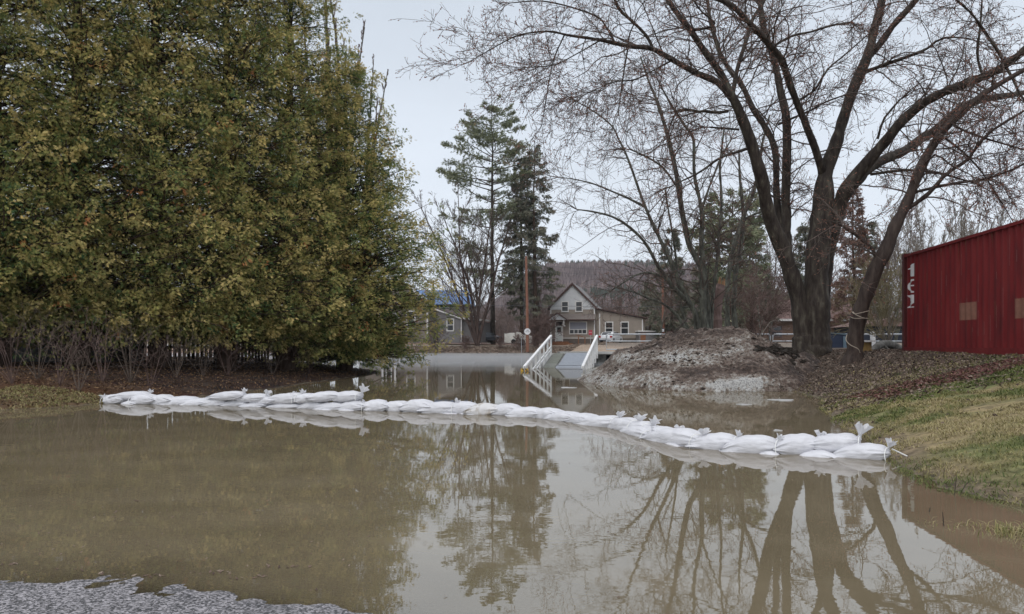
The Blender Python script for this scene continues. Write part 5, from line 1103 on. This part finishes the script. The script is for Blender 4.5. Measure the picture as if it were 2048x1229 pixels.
# small red sign in the yard
rsn = empty("yard_sign", P(1181, 692, 94), "small red and white sign on a thin stake before the tan house", "sign")
MB().prism([(-.22, 1.35), (.22, 1.35), (.22, 1.95), (-.22, 1.95)], -.01, .01).build("panel", m_red, rsn); MB().prism([(-.18, 1.6), (.18, 1.6), (.18, 1.74), (-.18, 1.74)], -.014, -.011).build("white_band", mat("pink band", (.5, .2, .22), (.55, .25, .27), 3, .6), rsn); MB().tube([(0, 0, -.1), (0, 0, 1.35)], .03, 6).build("stake", m_galv, rsn)

# grey house on the left, its shed roof, and the larger blue-roofed house with the porch
gh = house_frame("grey_house", "small grey sided house with white window, left of the bare maple", 876, 98, -.30, z=1.45)
MB().prism([(0, 0), (3.35, 0), (3.35, 2.95), (0, 4.15)], 0, 6).build("wall", m_gsid, gh)
MB().prism([(3.36, 0), (5.6, 0), (5.6, 2.6), (3.36, 2.85)], .35, 6).build("side_wall", m_gsid, gh)
MB().prism([(-.3, 4.22), (3.5, 2.92), (3.5, 3.1), (-.3, 4.4)], -.3, 6.2).build("roof", m_wtrim, gh)
MB().prism([(-.3, 4.41), (3.5, 3.11), (3.5, 3.2), (-.3, 4.5)], -.25, 6.2).build("roof_shingles", m_roofb, gh)
MB().prism([(3.51, 3.0), (5.9, 2.75), (5.9, 2.95), (3.51, 3.2)], -.2, 6.2).build("eave_board", m_wtrim, gh)
MB().box((3.2, -.03, 0), (3.34, -.002, 2.9)).build("corner_board", m_wtrim, gh)
window(gh, 1.35, 2.15, 1.55, 2.95, 0)
bh = empty("blue_roofed_house", (PX(742, 108), 108, 1.5), "large house with bright blue metal roof, half hidden behind the cedars", "house")
W2 = PX(940, 110) - PX(742, 110)
MB().box((0, .0, 0), (W2 - 5.9, 9, 5.4)).build("wall", m_taupe, bh)
MB().box((W2 - 5.9, 1.5, 0), (W2, 9, 5.0)).build("rear_wall", m_wsid, bh)
V = [(-.5, -.4, 5.4), (W2 + .2, -.4, 5.4), (W2 - .6, 4.6, 7.8), (-.5, 4.6, 7.8), (-.5, 9.6, 5.4), (W2 + .2, 9.6, 5.4)]
MB().poly(V, [(0, 1, 2, 3), (3, 2, 5, 4), (1, 5, 2), (0, 3, 4), (0, 4, 5, 1)]).build("roof", m_blue, bh)
mb = MB()
for x in np.arange(0, W2 - .5, .5): mb.tube([(x, -.4, 5.43), (min(x, W2 - .7), 4.6, 7.83)], .025, 4)
mb.build("roof_seams", m_blue, bh)
fx = PX(856, 102) - PX(742, 108)
MB().prism([(0, 0), (fx, 0), (fx, 5.2), (fx - 3.6, 8.0), (0, 6.6)], -6, -.02).build("front_wing", m_taupe, bh)
MB().prism([(fx - 3.6, 8.0), (fx + .5, 4.95), (fx + .5, 5.25), (fx - 3.6, 8.3)], -6.5, 0).build("rake_board", m_wtrim, bh)
MB().prism([(-.4, 6.3), (fx - 3.6, 8.0), (fx - 3.6, 8.3), (-.4, 6.6)], -6.5, 0).build("wing_roof", m_blue, bh)
for x in (fx - .2, .0): MB().box((x, -6.05, 0), (x + .22, -6.002, 5.2)).build("corner_board", m_wtrim, bh)
xw = PX(815, 102) - PX(742, 108)
window(bh, xw, xw + .95, 1.9, 4.1, -6, tw=.16); window(bh, xw - 1.2, xw - .4, 5.3, 6.3, -6, tw=.12); window(bh, xw + .6, xw + 1.3, 5.3, 6.2, -6, tw=.12)
xp = PX(762, 100) - PX(742, 108); pw = PX(791, 100) - PX(762, 100)
for x in (xp, xp + pw - .25, xp + .55, xp + pw - .7): MB().box((x, -7.6, 0), (x + (.26 if x in (xp, xp + pw - .25) else .12), -7.4, 3.1)).build("porch_post", m_white, bh)
MB().prism([(xp - .5, 2.95), (xp + pw + .4, 2.95), (xp + pw / 2, 4.9), (xp + pw / 2 - .1, 4.9)], -7.8, -6.01).build("porch_gable", m_gsid, bh)
MB().prism([(xp - .8, 2.85), (xp + pw / 2, 4.85), (xp + pw / 2, 5.15), (xp - .8, 3.15)], -8.0, -7.81).prism([(xp + pw / 2, 4.85), (xp + pw + .7, 2.85), (xp + pw + .7, 3.15), (xp + pw / 2, 5.15)], -8.0, -7.81).build("porch_rake", m_wtrim, bh)
# brown roofed bungalow on the right
br = empty("brown_roofed_house", (PX(1515, 78), 78, 1.1), "low brick bungalow with brown roof behind the big maple", "house")
Wb = PX(1745, 78) - PX(1515, 78)
MB().box((0, 0, 0), (Wb, 8, 2.5)).build("wall", m_brick, br)
MB().box((-.5, -.6, 2.5), (Wb + .5, -.45, 2.72)).build("fascia", m_wtrim, br)
V = [(-.5, -.6, 2.6), (Wb + .5, -.6, 2.6), (Wb - 1, 4, 4.9), (1, 4, 4.9), (-.5, 8.6, 2.6), (Wb + .5, 8.6, 2.6)]
MB().poly(V, [(0, 1, 2, 3), (3, 2, 5, 4), (1, 5, 2), (0, 3, 4), (0, 4, 5, 1)]).build("roof", m_brown, br)
for x in (1.2, 4.2, 8.0): window(br, x, x + 1.3, .9, 2.0, 0, trim=m_brown, tw=.08)
# low outbuildings behind the railing
ob = empty("white_outbuilding", (PX(1341, 92), 92, gz(PX(1341, 92), 92)), "low pale outbuilding with dark door, beyond the railing", "shed")
MB().box((0, 0, 0), (PX(1440, 92) - PX(1341, 92), 4, 1.3)).build("wall", mat("pale concrete wall", (.32, .31, .27), (.38, .37, .33), 2, .8), ob); MB().box((-.2, -.2, 1.3), (6.3, 4.2, 1.48)).build("roof", m_roofb, ob)
MB().box((2.2, -.03, 0), (2.9, -.002, 1.1)).build("door", m_ink, ob)
for x in (.0, 3.2): MB().box((x, -.05, 0), (x + .2, -.003, 1.3)).build("post", m_wtrim, ob)
os_ = empty("grey_shed", (PX(1278, 96), 96, gz(PX(1278, 96), 96)), "small grey shed with an ochre door beside the tan house wing", "shed")
MB().box((0, 0, 0), (2.2, 3, 1.45)).build("wall", m_gsid, os_); MB().box((-.1, -.15, 1.45), (2.3, 3.1, 1.6)).build("roof", m_wtrim, os_); MB().box((.2, -.03, 0), (.85, -.002, 1.3)).build("door", m_wood, os_)

# ------------------------------------------------------------------ cars
def car(name, label, px, Y, yaw, m_p, z=None, sc=1.):
    x = PX(px, Y); r_ = empty(name, (x, Y, gz(x, Y) if z is None else z), label, "car", rz=yaw); r_.scale = (sc,) * 3
    side_ = [(-2.0, .32), (-2.05, .62), (-1.98, .92), (-1.75, 1.02), (-1.25, 1.42), (-.2, 1.47), (.55, 1.40), (1.1, .98), (1.85, .85), (2.0, .6), (1.98, .32)]
    nW = 7; V = []; ws = np.linspace(-.86, .86, nW)
    for yq in ws:
        e_ = abs(yq) / .86
        for (xx, zz_) in side_:
            tuck = .17 * max(0, (zz_ - .92) / .5) ; V.append((xx * (1 - .05 * e_ ** 6), yq * (1 - tuck * e_), zz_ - .06 * e_ ** 4 * (zz_ > .9)))
    n = len(side_); F = [(a * n + i, a * n + i + 1, (a + 1) * n + i + 1, (a + 1) * n + i) for a in range(nW - 1) for i in range(n - 1)]
    mb = MB().add(V, F); mb.add(V, [(a * n, (a + 1) * n, (a + 1) * n + n - 1, a * n + n - 1) for a in range(nW - 1)])
    mb.poly(V[:n], [list(range(n))]); mb.poly(V[-n:], [list(range(n - 1, -1, -1))]); mb.build("body", m_p, r_, attr=False)
    def q(nm, pts, m_): MB().poly(pts, [list(range(len(pts)))]).build(nm, m_, r_, attr=False)
    q("rear_window", [(-1.79, -.62, 1.04), (-1.79, .62, 1.04), (-1.33, .55, 1.39), (-1.33, -.55, 1.39)], m_glass)
    q("windshield", [(1.06, .64, 1.04), (1.06, -.64, 1.04), (.63, -.56, 1.38), (.63, .56, 1.38)], m_glass)
    for s_ in (-1, 1):
        q("side_window", [(-1.35, s_ * .845, 1.04), (-1.0, s_ * .775, 1.36), (.42, s_ * .775, 1.36), (.85, s_ * .845, 1.04)], m_glass)
        MB().box((-2.05, s_ * .74 - .12, .68), (-1.93, s_ * .74 + .12, .92)).build("tail_light", m_tail, r_)
        for xx in (-1.3, 1.3):
            w_ = MB().tube([(xx, s_ * .70, .31), (xx, s_ * .885, .31)], .31, 16).build("wheel", m_tyre, r_); MB().tube([(xx, s_ * .886, .31), (xx, s_ * .895, .31)], .18, 10).build("rim", m_galv, w_)
    MB().box((-2.09, -.26, .55), (-2.055, .26, .68)).build("number_plate", m_wtrim, r_); MB().box((-2.08, -.78, .30), (-1.98, .78, .40)).build("bumper", m_ink, r_)
    return r_
car("white_hatchback", "white hatchback parked beside the tan house wing", 1222, 95.5, R(62), m_car, sc=1.0)
car("dark_car", "dark blue car parked behind the reddish maple trunks", 974, 100, R(20), m_card, z=1.35)
# tarped boat
tb_ = empty("tarped_boat", (PX(1036, 97), 97, 1.25), "pale tarp-covered boat on a trailer left of the utility pole", "boat")
rs = np.random.RandomState(2); u = np.linspace(-1, 1, 16); V = []
for a in u:
    for b_ in np.linspace(0, math.pi, 9):
        V.append((a * 1.75, math.cos(b_) * .9 * (1 - .3 * a * a) + rs.normal(0, .02), .12 + (1.15 + .25 * (a < .3) - .2 * abs(a)) * abs(math.sin(b_)) ** .5 + rs.normal(0, .03)))
F = [(a * 9 + b_, a * 9 + b_ + 1, (a + 1) * 9 + b_ + 1, (a + 1) * 9 + b_) for a in range(15) for b_ in range(8)]
mb = MB().add(V, F); mb.poly(V[:9], [list(range(9))]); mb.poly(V[-9:], [list(range(8, -1, -1))]); mb.build("tarp", m_tarp, tb_, smooth=True)
for x in (-.6, .6): MB().tube([(x, -.95, .3), (x, -.75, .3)], .3, 12).build("wheel", m_tyre, tb_)

# ------------------------------------------------------------------ poles, wires, round signs
up = empty("utility_pole", (PX(1055, 88.5), 88.5, .3), "reddish wooden utility pole on the far bank with a round white sign", "utility pole")
ht = PZ(513, 88.5) - .3
MB().tube([(0, 0, 0), (-.05, 0, ht * .5), (-.17, 0, ht)], [.19, .16, .13], 10).build("pole", m_pole, up)
MB().tube([(-.45, -.1, ht * .02), (-.40, -.1, ht * .97)], .022, 5).build("guy_wire", m_wire, up)
MB().box((-.30, -.06, ht - .12), (-.02, .06, ht + .02)).build("pole_cap", m_galv, up)
def round_sign(par, x, z, y, r_, line=True):
    a = np.arange(24) * 2 * math.pi / 24; V = [(x + r_ * math.cos(t), y, z + r_ * math.sin(t)) for t in a] + [(x + r_ * math.cos(t), y + .02, z + r_ * math.sin(t)) for t in a]
    s_ = MB().poly(V, [list(range(24)), list(range(47, 23, -1))] + [[(i + 1) % 24, i, i + 24, (i + 1) % 24 + 24] for i in range(24)]).build("round_sign", m_sign, par)
    return s_
z_s = PZ(663.5, 88.3) - .3
rsg = round_sign(up, -.02, z_s, -.24, .37)
def digits(par, s, x, y, z, h, nm="lettering"):
    c = bpy.data.curves.new(nm, 'FONT'); c.body = s; c.size = h; c.extrude = .004; c.align_x = 'CENTER'; c.align_y = 'CENTER'; c.materials.append(m_ink)
    t_o = bpy.data.objects.new(nm, c); me = bpy.data.meshes.new_from_object(t_o); bpy.data.objects.remove(t_o)
    o = bpy.data.objects.new(nm, me); COL.objects.link(o); o.parent = par; o.location = (x, y, z); o.rotation_euler = (R(90), 0, 0)
digits(rsg, "18", -.02, -.25, z_s + .12, .26)
MB().box((-.28, -.25, z_s - .06), (-.05, -.244, z_s - .02)).box((.02, -.25, z_s - .06), (.25, -.244, z_s - .02)).build("line", m_ink, rsg)
MB().tube([(-.7, -.1, -.2), (-.72, -.1, PZ(676, 88) - .3)], .035, 6).build("stake", m_galv, up)
u2 = empty("utility_pole", (PX(1327, 93), 93, 1.1), "second utility pole with a small square white sign, beyond the railing", "utility pole")
MB().tube([(0, 0, 0), (-.1, 0, PZ(545, 93) - 1.1)], [.2, .14], 10).build("pole", m_pole, u2)
a_ = np.arange(20) * 2 * math.pi / 20
MB().tube([(-.15, -.26, PZ(661, 93) - 1.1), (-.15, -.24, PZ(661, 93) - 1.1)], .26, 20).build("sign_backing", m_ink, u2)
sq = MB().box((-.31, -.28, PZ(661, 93) - 1.26), (.02, -.262, PZ(661, 93) - .95)).build("square_sign", m_sign, u2); MB().box((-.24, -.286, PZ(661, 93) - 1.13), (-.06, -.281, PZ(661, 93) - 1.07)).build("mark", m_ink, sq)
def wire(px0, y0, Y0, px1, y1, Y1, sagm, lab):
    a, b_ = P(px0, y0, Y0), P(px1, y1, Y1); t = np.linspace(0, 1, 24)[:, None]; p = a + (b_ - a) * t; p[:, 2] -= 4 * sagm * (t * (1 - t))[:, 0]
    tag(MB().tube(p, .018, 4).build("overhead_wire", m_wire), lab, "wire", "overhead wires from the utility pole")
wire(1055, 530, 88.5, 2100, 560, 92, .7, "upper overhead wire running right from the utility pole")
wire(1055, 541, 88.5, 2100, 572, 92, .7, "second overhead wire just below the upper one")
wire(820, 605, 86, 1055, 612, 88.5, .1, "low thin wire crossing in front of the grey house")
wire(1055, 612, 88.5, 2100, 600, 92, .4, "low overhead wire crossing in front of the tan house")
gp = empty("utility_pole", (PX(867, 95), 95, .8), "grey pole standing before the blue roof", "utility pole"); MB().tube([(0, 0, 0), (0, 0, PZ(562, 95) - .8)], [.13, .10], 8).build("pole", m_barkG, gp); MB().box((-.4, -.04, PZ(566, 95) - .9), (.4, .04, PZ(566, 95) - .8)).build("cross_arm", m_barkG, gp)

# ------------------------------------------------------------------ things behind the leaning tree
db = empty("dumpster", (PX(1659, 40), 40, .75), "dark blue dumpster behind the leaning trunk", "dumpster")
MB().prism([(0, .1), (1.0, .1), (1.02, .95), (0, 1.05)], 0, 1.3).build("bin", m_bluebin, db); MB().prism([(-.05, 1.052), (1.07, .96), (1.07, 1.02), (-.05, 1.11)], -.05, 1.35).build("lid", m_ltblue, db); MB().box((.72, -.04, .12), (1.0, -.002, .9)).build("side_panel", m_ltblue, db)
tt_ = empty("plastic_tote", (PX(1724, 31), 31, .92), "pale blue plastic tote behind the wire spool", "tote"); MB().prism([(0, 0), (.33, 0), (.30, .42), (.03, .42)], 0, .35).build("tub", m_ltblue, tt_); MB().box((-.02, -.03, .421), (.35, .38, .46)).build("lid", m_wtrim, tt_)
spo = empty("cable_spool", (PX(1731, 22.6), 22.6, gz(PX(1731, 22.6), 22.6) - .02), "ochre wooden cable spool right of the leaning trunk", "spool")
MB().tube([(0, 0, 0), (0, 0, .05)], .28, 20).build("flange", m_spool, spo); MB().tube([(0, 0, .31), (0, 0, .36)], .28, 20).build("flange", m_wtrim, spo); MB().tube([(0, 0, .051), (0, 0, .309)], .17, 16).build("drum", m_spool, spo)
wp = empty("white_post", (PX(1746, 36), 36, .8), "white ribbed post standing by the railing left of the container", "post")
for k in range(9): MB().box((-.09, -.09, k * .115), (.09, .09, k * .115 + .10)).box((-.075, -.075, k * .115 + .10), (.075, .075, k * .115 + .115)).build("segment", m_white, wp)
lg = empty("fallen_log", P(1770, 695, 26), "fallen grey log lying against the container's far corner", "log")
def rl(px, py, Y): return P(px, py, Y) - P(1770, 695, 26)
MB().tube(catmull([rl(1739, 706, 25.4), rl(1750, 696, 25.7), rl(1764, 689, 26), rl(1780, 689, 26.2), rl(1796, 697, 26.4), rl(1808, 704, 26.6)], 18), np.interp(np.linspace(0, 1, 18), [0, .3, 1], [.07, .13, .15]), 10).build("trunk", m_log, lg, smooth=True)
MB().tube(catmull([rl(1766, 690, 26), rl(1776, 700, 25.8), rl(1782, 708, 25.7)], 6), [.06, .055, .05, .045, .04, .035], 7).build("limb", m_log, lg, smooth=True)
# dark open garage at right
dg = empty("dark_garage", (PX(1722, 60), 60, .95), "dark blue-black garage seen between leaning trunk and container", "garage")
MB().box((0, 0, 0), (4.2, 5, 1.7)).build("wall", mat("dark blue wall", (.018, .022, .035), (.03, .034, .05), 2, .7), dg); MB().prism([(-.3, 1.7), (4.5, 1.7), (2.1, 2.3)], -.3, 5.3).build("roof", m_brown, dg)

# ------------------------------------------------------------------ ground cover
def scatter_leaves(name, label, m_, n, xr, yr, sz, seed, cond, tone=(0, 1), cat=None, lift=.01, flat=.5):
    rs = np.random.RandomState(seed); x = rs.uniform(*xr, n); y = rs.uniform(*yr, n); z = ground(x, y); k = cond(x, y, z); x, y, z = x[k], y[k], z[k]; n = len(x)
    nn = norm(rs.normal(0, flat, (n, 3)) + [0, 0, 1]); a = norm(np.cross(nn, rs.normal(0, 1, (n, 3)))); b_ = np.cross(nn, a); s_ = (sz * rs.uniform(.5, 1.3, n))[:, None]
    C = np.column_stack([x, y, z + lift + rs.uniform(0, .02, n)])
    V = np.stack([C - a * s_, C - a * s_ * .2 + b_ * s_ * .5, C + a * s_, C - a * s_ * .2 - b_ * s_ * .5 + nn * s_ * .3], 1).reshape(-1, 3)
    o = MB().add(V, np.arange(n * 4).reshape(-1, 4), rs.uniform(*tone, n)).build(name, m_, attr=True); tag(o, label, cat or "leaves", kind="stuff"); return o
inR = lambda x, y: x - np.interp(y, _RY, _RX)
scatter_leaves("fallen_leaves", "brown and reddish fallen leaves covering the right bank", m_leaf, 70000, (4.2, 18), (9, 28), .034, 81, lambda x, y, z: (z > .02) & (np.random.RandomState(1).rand(len(x)) < np.clip((y - 11.5) / 3 + 1.3 * fbm(x, y, .6, 3, 31), .04, 1)), (0, 1.15))
scatter_leaves("red_leaves", "band of dark red leaves across the right bank", m_redleaf, 19000, (6.5, 13), (12.3, 16.5), .036, 82, lambda x, y, z: (z > .05) & (np.abs(y - 14.2 - .25 * fbm(x, y, .6, 3, 7)) < .9), (.25, .5))
scatter_leaves("needle_litter", "rusty cedar litter covering the left bank", m_needle, 90000, (-20, -5.5), (13.6, 34), .03, 83, lambda x, y, z: (z > .01) & (np.random.RandomState(2).rand(len(x)) < np.interp(y, [15, 20], [1, .4])))
scatter_leaves("leaf_drift", "drift of tan leaves along the far water edge", m_leaf, 22000, (-24, 12), (87.5, 94), .15, 84, lambda x, y, z: z > .02, (.7, 1.2))
def grass(name, label, n, xr, yr, h, seed, cond, tone, m_=m_grass):
    rs = np.random.RandomState(seed); x = rs.uniform(*xr, n); y = rs.uniform(*yr, n); z = ground(x, y); k = cond(x, y, z, rs); x, y, z = x[k], y[k], z[k]; n = len(x)
    a = rs.uniform(0, 6.28, n); hh_ = h * rs.uniform(.4, 1.2, n); ln_ = rs.uniform(.6, 2.3, n); w_ = .0035 * np.clip(y / 7, 1, 3)
    d = np.column_stack([np.cos(a), np.sin(a), 0 * a]); s_ = np.column_stack([-np.sin(a), np.cos(a), 0 * a]) * w_[:, None]
    B = np.column_stack([x, y, z - .005]); M1 = B + d * (hh_ * ln_ * .4)[:, None] + [0, 0, 1] * (hh_ * .6)[:, None]; T_ = B + d * (hh_ * ln_)[:, None] + [0, 0, 1] * (hh_ * np.maximum(.95 - .38 * ln_, .08))[:, None]
    V = np.stack([B - s_, B + s_, M1 + s_ * .8, T_, M1 - s_ * .8], 1).reshape(-1, 3); b0 = (np.arange(n) * 5)[:, None]
    tn = tone(x, y, rs); mb = MB(); mb.add(V, b0 + [[0, 1, 2, 4]], tn); mb.f.append((b0 + [[4, 2, 3]]) + 0); mb.t.append(tn); mb.m.append(np.zeros(n, int))
    o = mb.build(name, m_); tag(o, label, "grass", kind="stuff")
def tone_r(x, y, rs):
    return np.clip(.86 - .55 * np.clip((fbm(x, y, .55, 4, 31) + .6 * fbm(x, y, 2.2, 4, 37) + .10 + .3 * np.exp(-((y - 11.8) / 2.2) ** 2)) * 2.2, 0, 1) + rs.normal(0, .14, len(x)), 0, 1)
grass("bank_grass", "matted yellow and green grass on the right bank", 210000, (3.6, 16), (5, 20), .06, 91, lambda x, y, z, rs: (z > -.012) & (x < y * .75 + 1) & (rs.rand(len(x)) < np.interp(y, [12.5, 15, 18], [1, .4, .08])) & (fbm(x, y, 1.6, 3, 5) > -.28), tone_r)
grass("edge_grass", "straw grass along the left water edge", 16000, (-16, -8.3), (13.7, 16.5), .07, 92, lambda x, y, z, rs: (z > -.01) & (fbm(x, y, 1.2, 2, 6) > -.1), lambda x, y, rs: np.clip(rs.normal(.7, .15, len(x)), 0, 1))
# drowned tufts near the right corner
mbq = [(3.35, 4.85), (3.5, 4.6), (3.62, 5.05)]
rs = np.random.RandomState(6)
def tuft(x, y, n, h, lab):
    a = rs.uniform(0, 6.28, n); x_ = x + rs.normal(0, .10, n); y_ = y + rs.normal(0, .10, n); hh_ = h * rs.uniform(.3, 1, n); d = np.column_stack([np.cos(a), np.sin(a), 0 * a]); s_ = np.column_stack([-np.sin(a), np.cos(a), 0 * a]) * .003
    B = np.column_stack([x_, y_, 0 * a - .02]); M1 = B + d * (hh_ * .4)[:, None] + [0, 0, 1] * (hh_ * .7)[:, None]; T_ = B + d * (hh_ * 1.1)[:, None] + [0, 0, 1] * (hh_ * .8)[:, None]
    V = np.stack([B - s_, B + s_, M1 + s_ * .8, T_, M1 - s_ * .8], 1).reshape(-1, 3); b0 = (np.arange(n) * 5)[:, None]; mb = MB(); tn = rs.uniform(.4, 1, n); mb.add(V, b0 + [[0, 1, 2, 4]], tn); mb.f.append(b0 + [[4, 2, 3]]); mb.t.append(tn); mb.m.append(np.zeros(n, int))
    tag(mb.build("grass_tuft", m_grass), lab, "grass", "drowned grass tufts")
tuft(3.30, 4.95, 260, .10, "drowned straw tuft in the shallow water, farthest of the three at right"); tuft(3.35, 4.6, 220, .07, "drowned straw tuft in the shallow water, middle one at right"); tuft(3.0, 5.15, 50, .06, "thin drowned tuft in the shallow water, leftmost of the three")
# stems poking out of the water
for k, (px, py, h, dx) in enumerate([(1887, 960, 24, 2), (1908, 990, 40, 6), (1918, 985, 22, 20), (1929, 955, 8, 3), (1888, 1052, 28, -3), (1857, 1024, 10, 4), (1815, 925, 16, 1)]):
    Y = FPX * CAMZ / (py - HY); x = PX(px, Y); hz_ = h / FPX * Y * 1.0
    q = MB().tube([(x, Y, -.03), (x + dx / FPX * Y * .6, Y, hz_ * .6), (x + dx / FPX * Y, Y, hz_)], [.004, .0035, .002], 5).build("dead_reed", m_bark)
    tag(q, ["short dead stem nearest the grass edge", "tall dead stem in the shallow water", "slanted dead stem right of the tall one", "tiny dead stem tip farthest right", "dead stem standing alone nearest the camera", "dead stem stub left of the others", "short dead stem by the last sandbag"][k], "reed", "dead stems in the water")
# floating leaves and debris
rs = np.random.RandomState(17)
flo = MB()
spots = [(300, 1154), (525, 1134), (540, 1135), (600, 1135), (520, 1155), (445, 1145), (240, 1025), (275, 1003), (20, 1130), (150, 1140), (210, 1150), (420, 1150), (470, 1160), (350, 1035), (620, 1180)] + [(rs.uniform(0, 800), rs.uniform(850, 1160)) for _ in range(240)] + [(rs.uniform(800, 1700), rs.uniform(850, 1200)) for _ in range(50)]
for k, (px, py) in enumerate(spots):
    Y = FPX * CAMZ / (py - HY); x = PX(px, Y); n = rs.randint(3, 8) if k < 15 else 1
    for q in range(n):
        c = np.array([x + rs.normal(0, .035 if n > 1 else 0), Y + rs.normal(0, .012), .003]); a = rs.uniform(0, 3.1); s_ = rs.uniform(.008, .022) if k < 15 else rs.uniform(.004, .013)
        d = np.array([math.cos(a), math.sin(a), 0]) * s_; e_ = np.array([-math.sin(a), math.cos(a), 0]) * s_ * .35
        flo.add([c - d, c - e_, c + d + [0, 0, .006], c + e_ + [0, 0, .003]], [(0, 1, 2, 3)], rs.uniform(.3, 1))
tag(flo.build("floating_debris", m_leaf), "scattered leaves and bits floating on the brown water", "leaves", kind="stuff")
# slivers of ice
for k, (px, py, w_, lab) in enumerate([(1565, 801, 44, "pale ice sliver floating nearest the muddy corner"), (1488, 810, 26, "small pale ice sliver left of the larger one"), (1135, 776, 30, "pale ice patch at the left foot of the snow pile"), (1555, 862, 16, "tiny ice flake between pile and sandbags")]):
    Y = FPX * CAMZ / (py - HY); x = PX(px, Y); hw = w_ / 2 / FPX * Y; a = np.linspace(0, 2 * math.pi, 13)[:-1]; r_ = 1 + .3 * np.sin(a * 3 + k) + .15 * np.sin(a * 5)
    V = [(x + hw * math.cos(t) * q, Y + hw * .9 * math.sin(t) * q, .012) for t, q in zip(a, r_)] + [(x + hw * math.cos(t) * q, Y + hw * .9 * math.sin(t) * q, -.01) for t, q in zip(a, r_)]
    tag(MB().poly(V, [list(range(12)), list(range(23, 11, -1))] + [[(i + 1) % 12, i, i + 12, (i + 1) % 12 + 12] for i in range(12)]).build("ice_floe", mat("grey ice", (.42, .42, .42), (.52, .52, .52), 8, .4)), lab, "ice", "ice bits on the water")
# far wood behind the houses (reads as one mass)
rs = np.random.RandomState(33); mb = MB(); n = 1500
x = rs.uniform(-35, 150, n); y = rs.uniform(118, 230, n); px = 1024 + x / y * FPX
k = (px > 925) & (px < 2100); x, y, px = x[k], y[k], px[k]; n = len(x); H_ = rs.uniform(6, 11, n) * np.interp(px, [925, 1250, 1400, 2100], [.75, .9, 1.15, 1.25]); z = np.full(n, 1.2)
Tn = grow(np.column_stack([x, y, z]), norm(rs.normal(0, .06, (n, 3)) + [0, 0, 1]), H_, 6, .05, rs); mb.tubes(Tn, taper(H_ * .010, 6, .2), 4, rs.rand(n))
P1, T1, R1, t = pick_b(Tn, taper(H_ * .010, 6, .2), 14, rs, .12); B1 = grow(P1, norm(side(T1, rs, .4, 1.0) + [0, 0, .15]), np.repeat(H_, 14) * .32 * (1.1 - t * .7), 4, .12, rs, .03, .06); mb.tubes(B1, taper(np.full(len(P1), .035), 4, .5), 3, np.repeat(rs.rand(n), 14))
P2, T2, R2, t = pick_b(B1, taper(np.full(len(P1), .03), 4), 4, rs, .1); B2 = grow(P2, side(T2, rs, .4, .9), rs.uniform(.5, 1.5, len(P2)), 3, .1, rs); mb.tubes(B2, np.full((len(P2), 3), .022), 3, rs.rand(len(P2)))
tag(mb.build("far_woods", mat("far bare woods", (.8, .8, .8), (1.2, 1.2, 1.2), .3, .9, attr=[(0, (.075, .06, .055)), (1, (.19, .145, .125)), (.5, (.12, .09, .08))])), "mass of leafless woods beyond the houses", "woods", kind="stuff")

# ------------------------------------------------------------------ haze and low mist
def volume_box(name, a, b_, dens, col, lab):
    m = bpy.data.materials.new(name); m.use_nodes = True; nt = m.node_tree; N = nt.nodes; L = nt.links; N.remove(N['Principled BSDF'])
    v = N.new("ShaderNodeVolumePrincipled"); v.inputs['Color'].default_value = (*col, 1); v.inputs['Density'].default_value = dens; L.new(v.outputs[0], N['Material Output'].inputs['Volume'])
    o = MB().box(a, b_).build(name, m, attr=False); tag(o, lab, "haze" if name == "haze" else "mist", kind="stuff")
volume_box("haze", (-1500, -60, -3), (1500, 1400, 190), .00016, (.85, .88, .93), "thin grey haze over the whole valley")
volume_box("mist", (-60, 38, .03), (6.5, 88.6, .22), .06, (.9, .92, .95), "low white steam drifting on the far water")
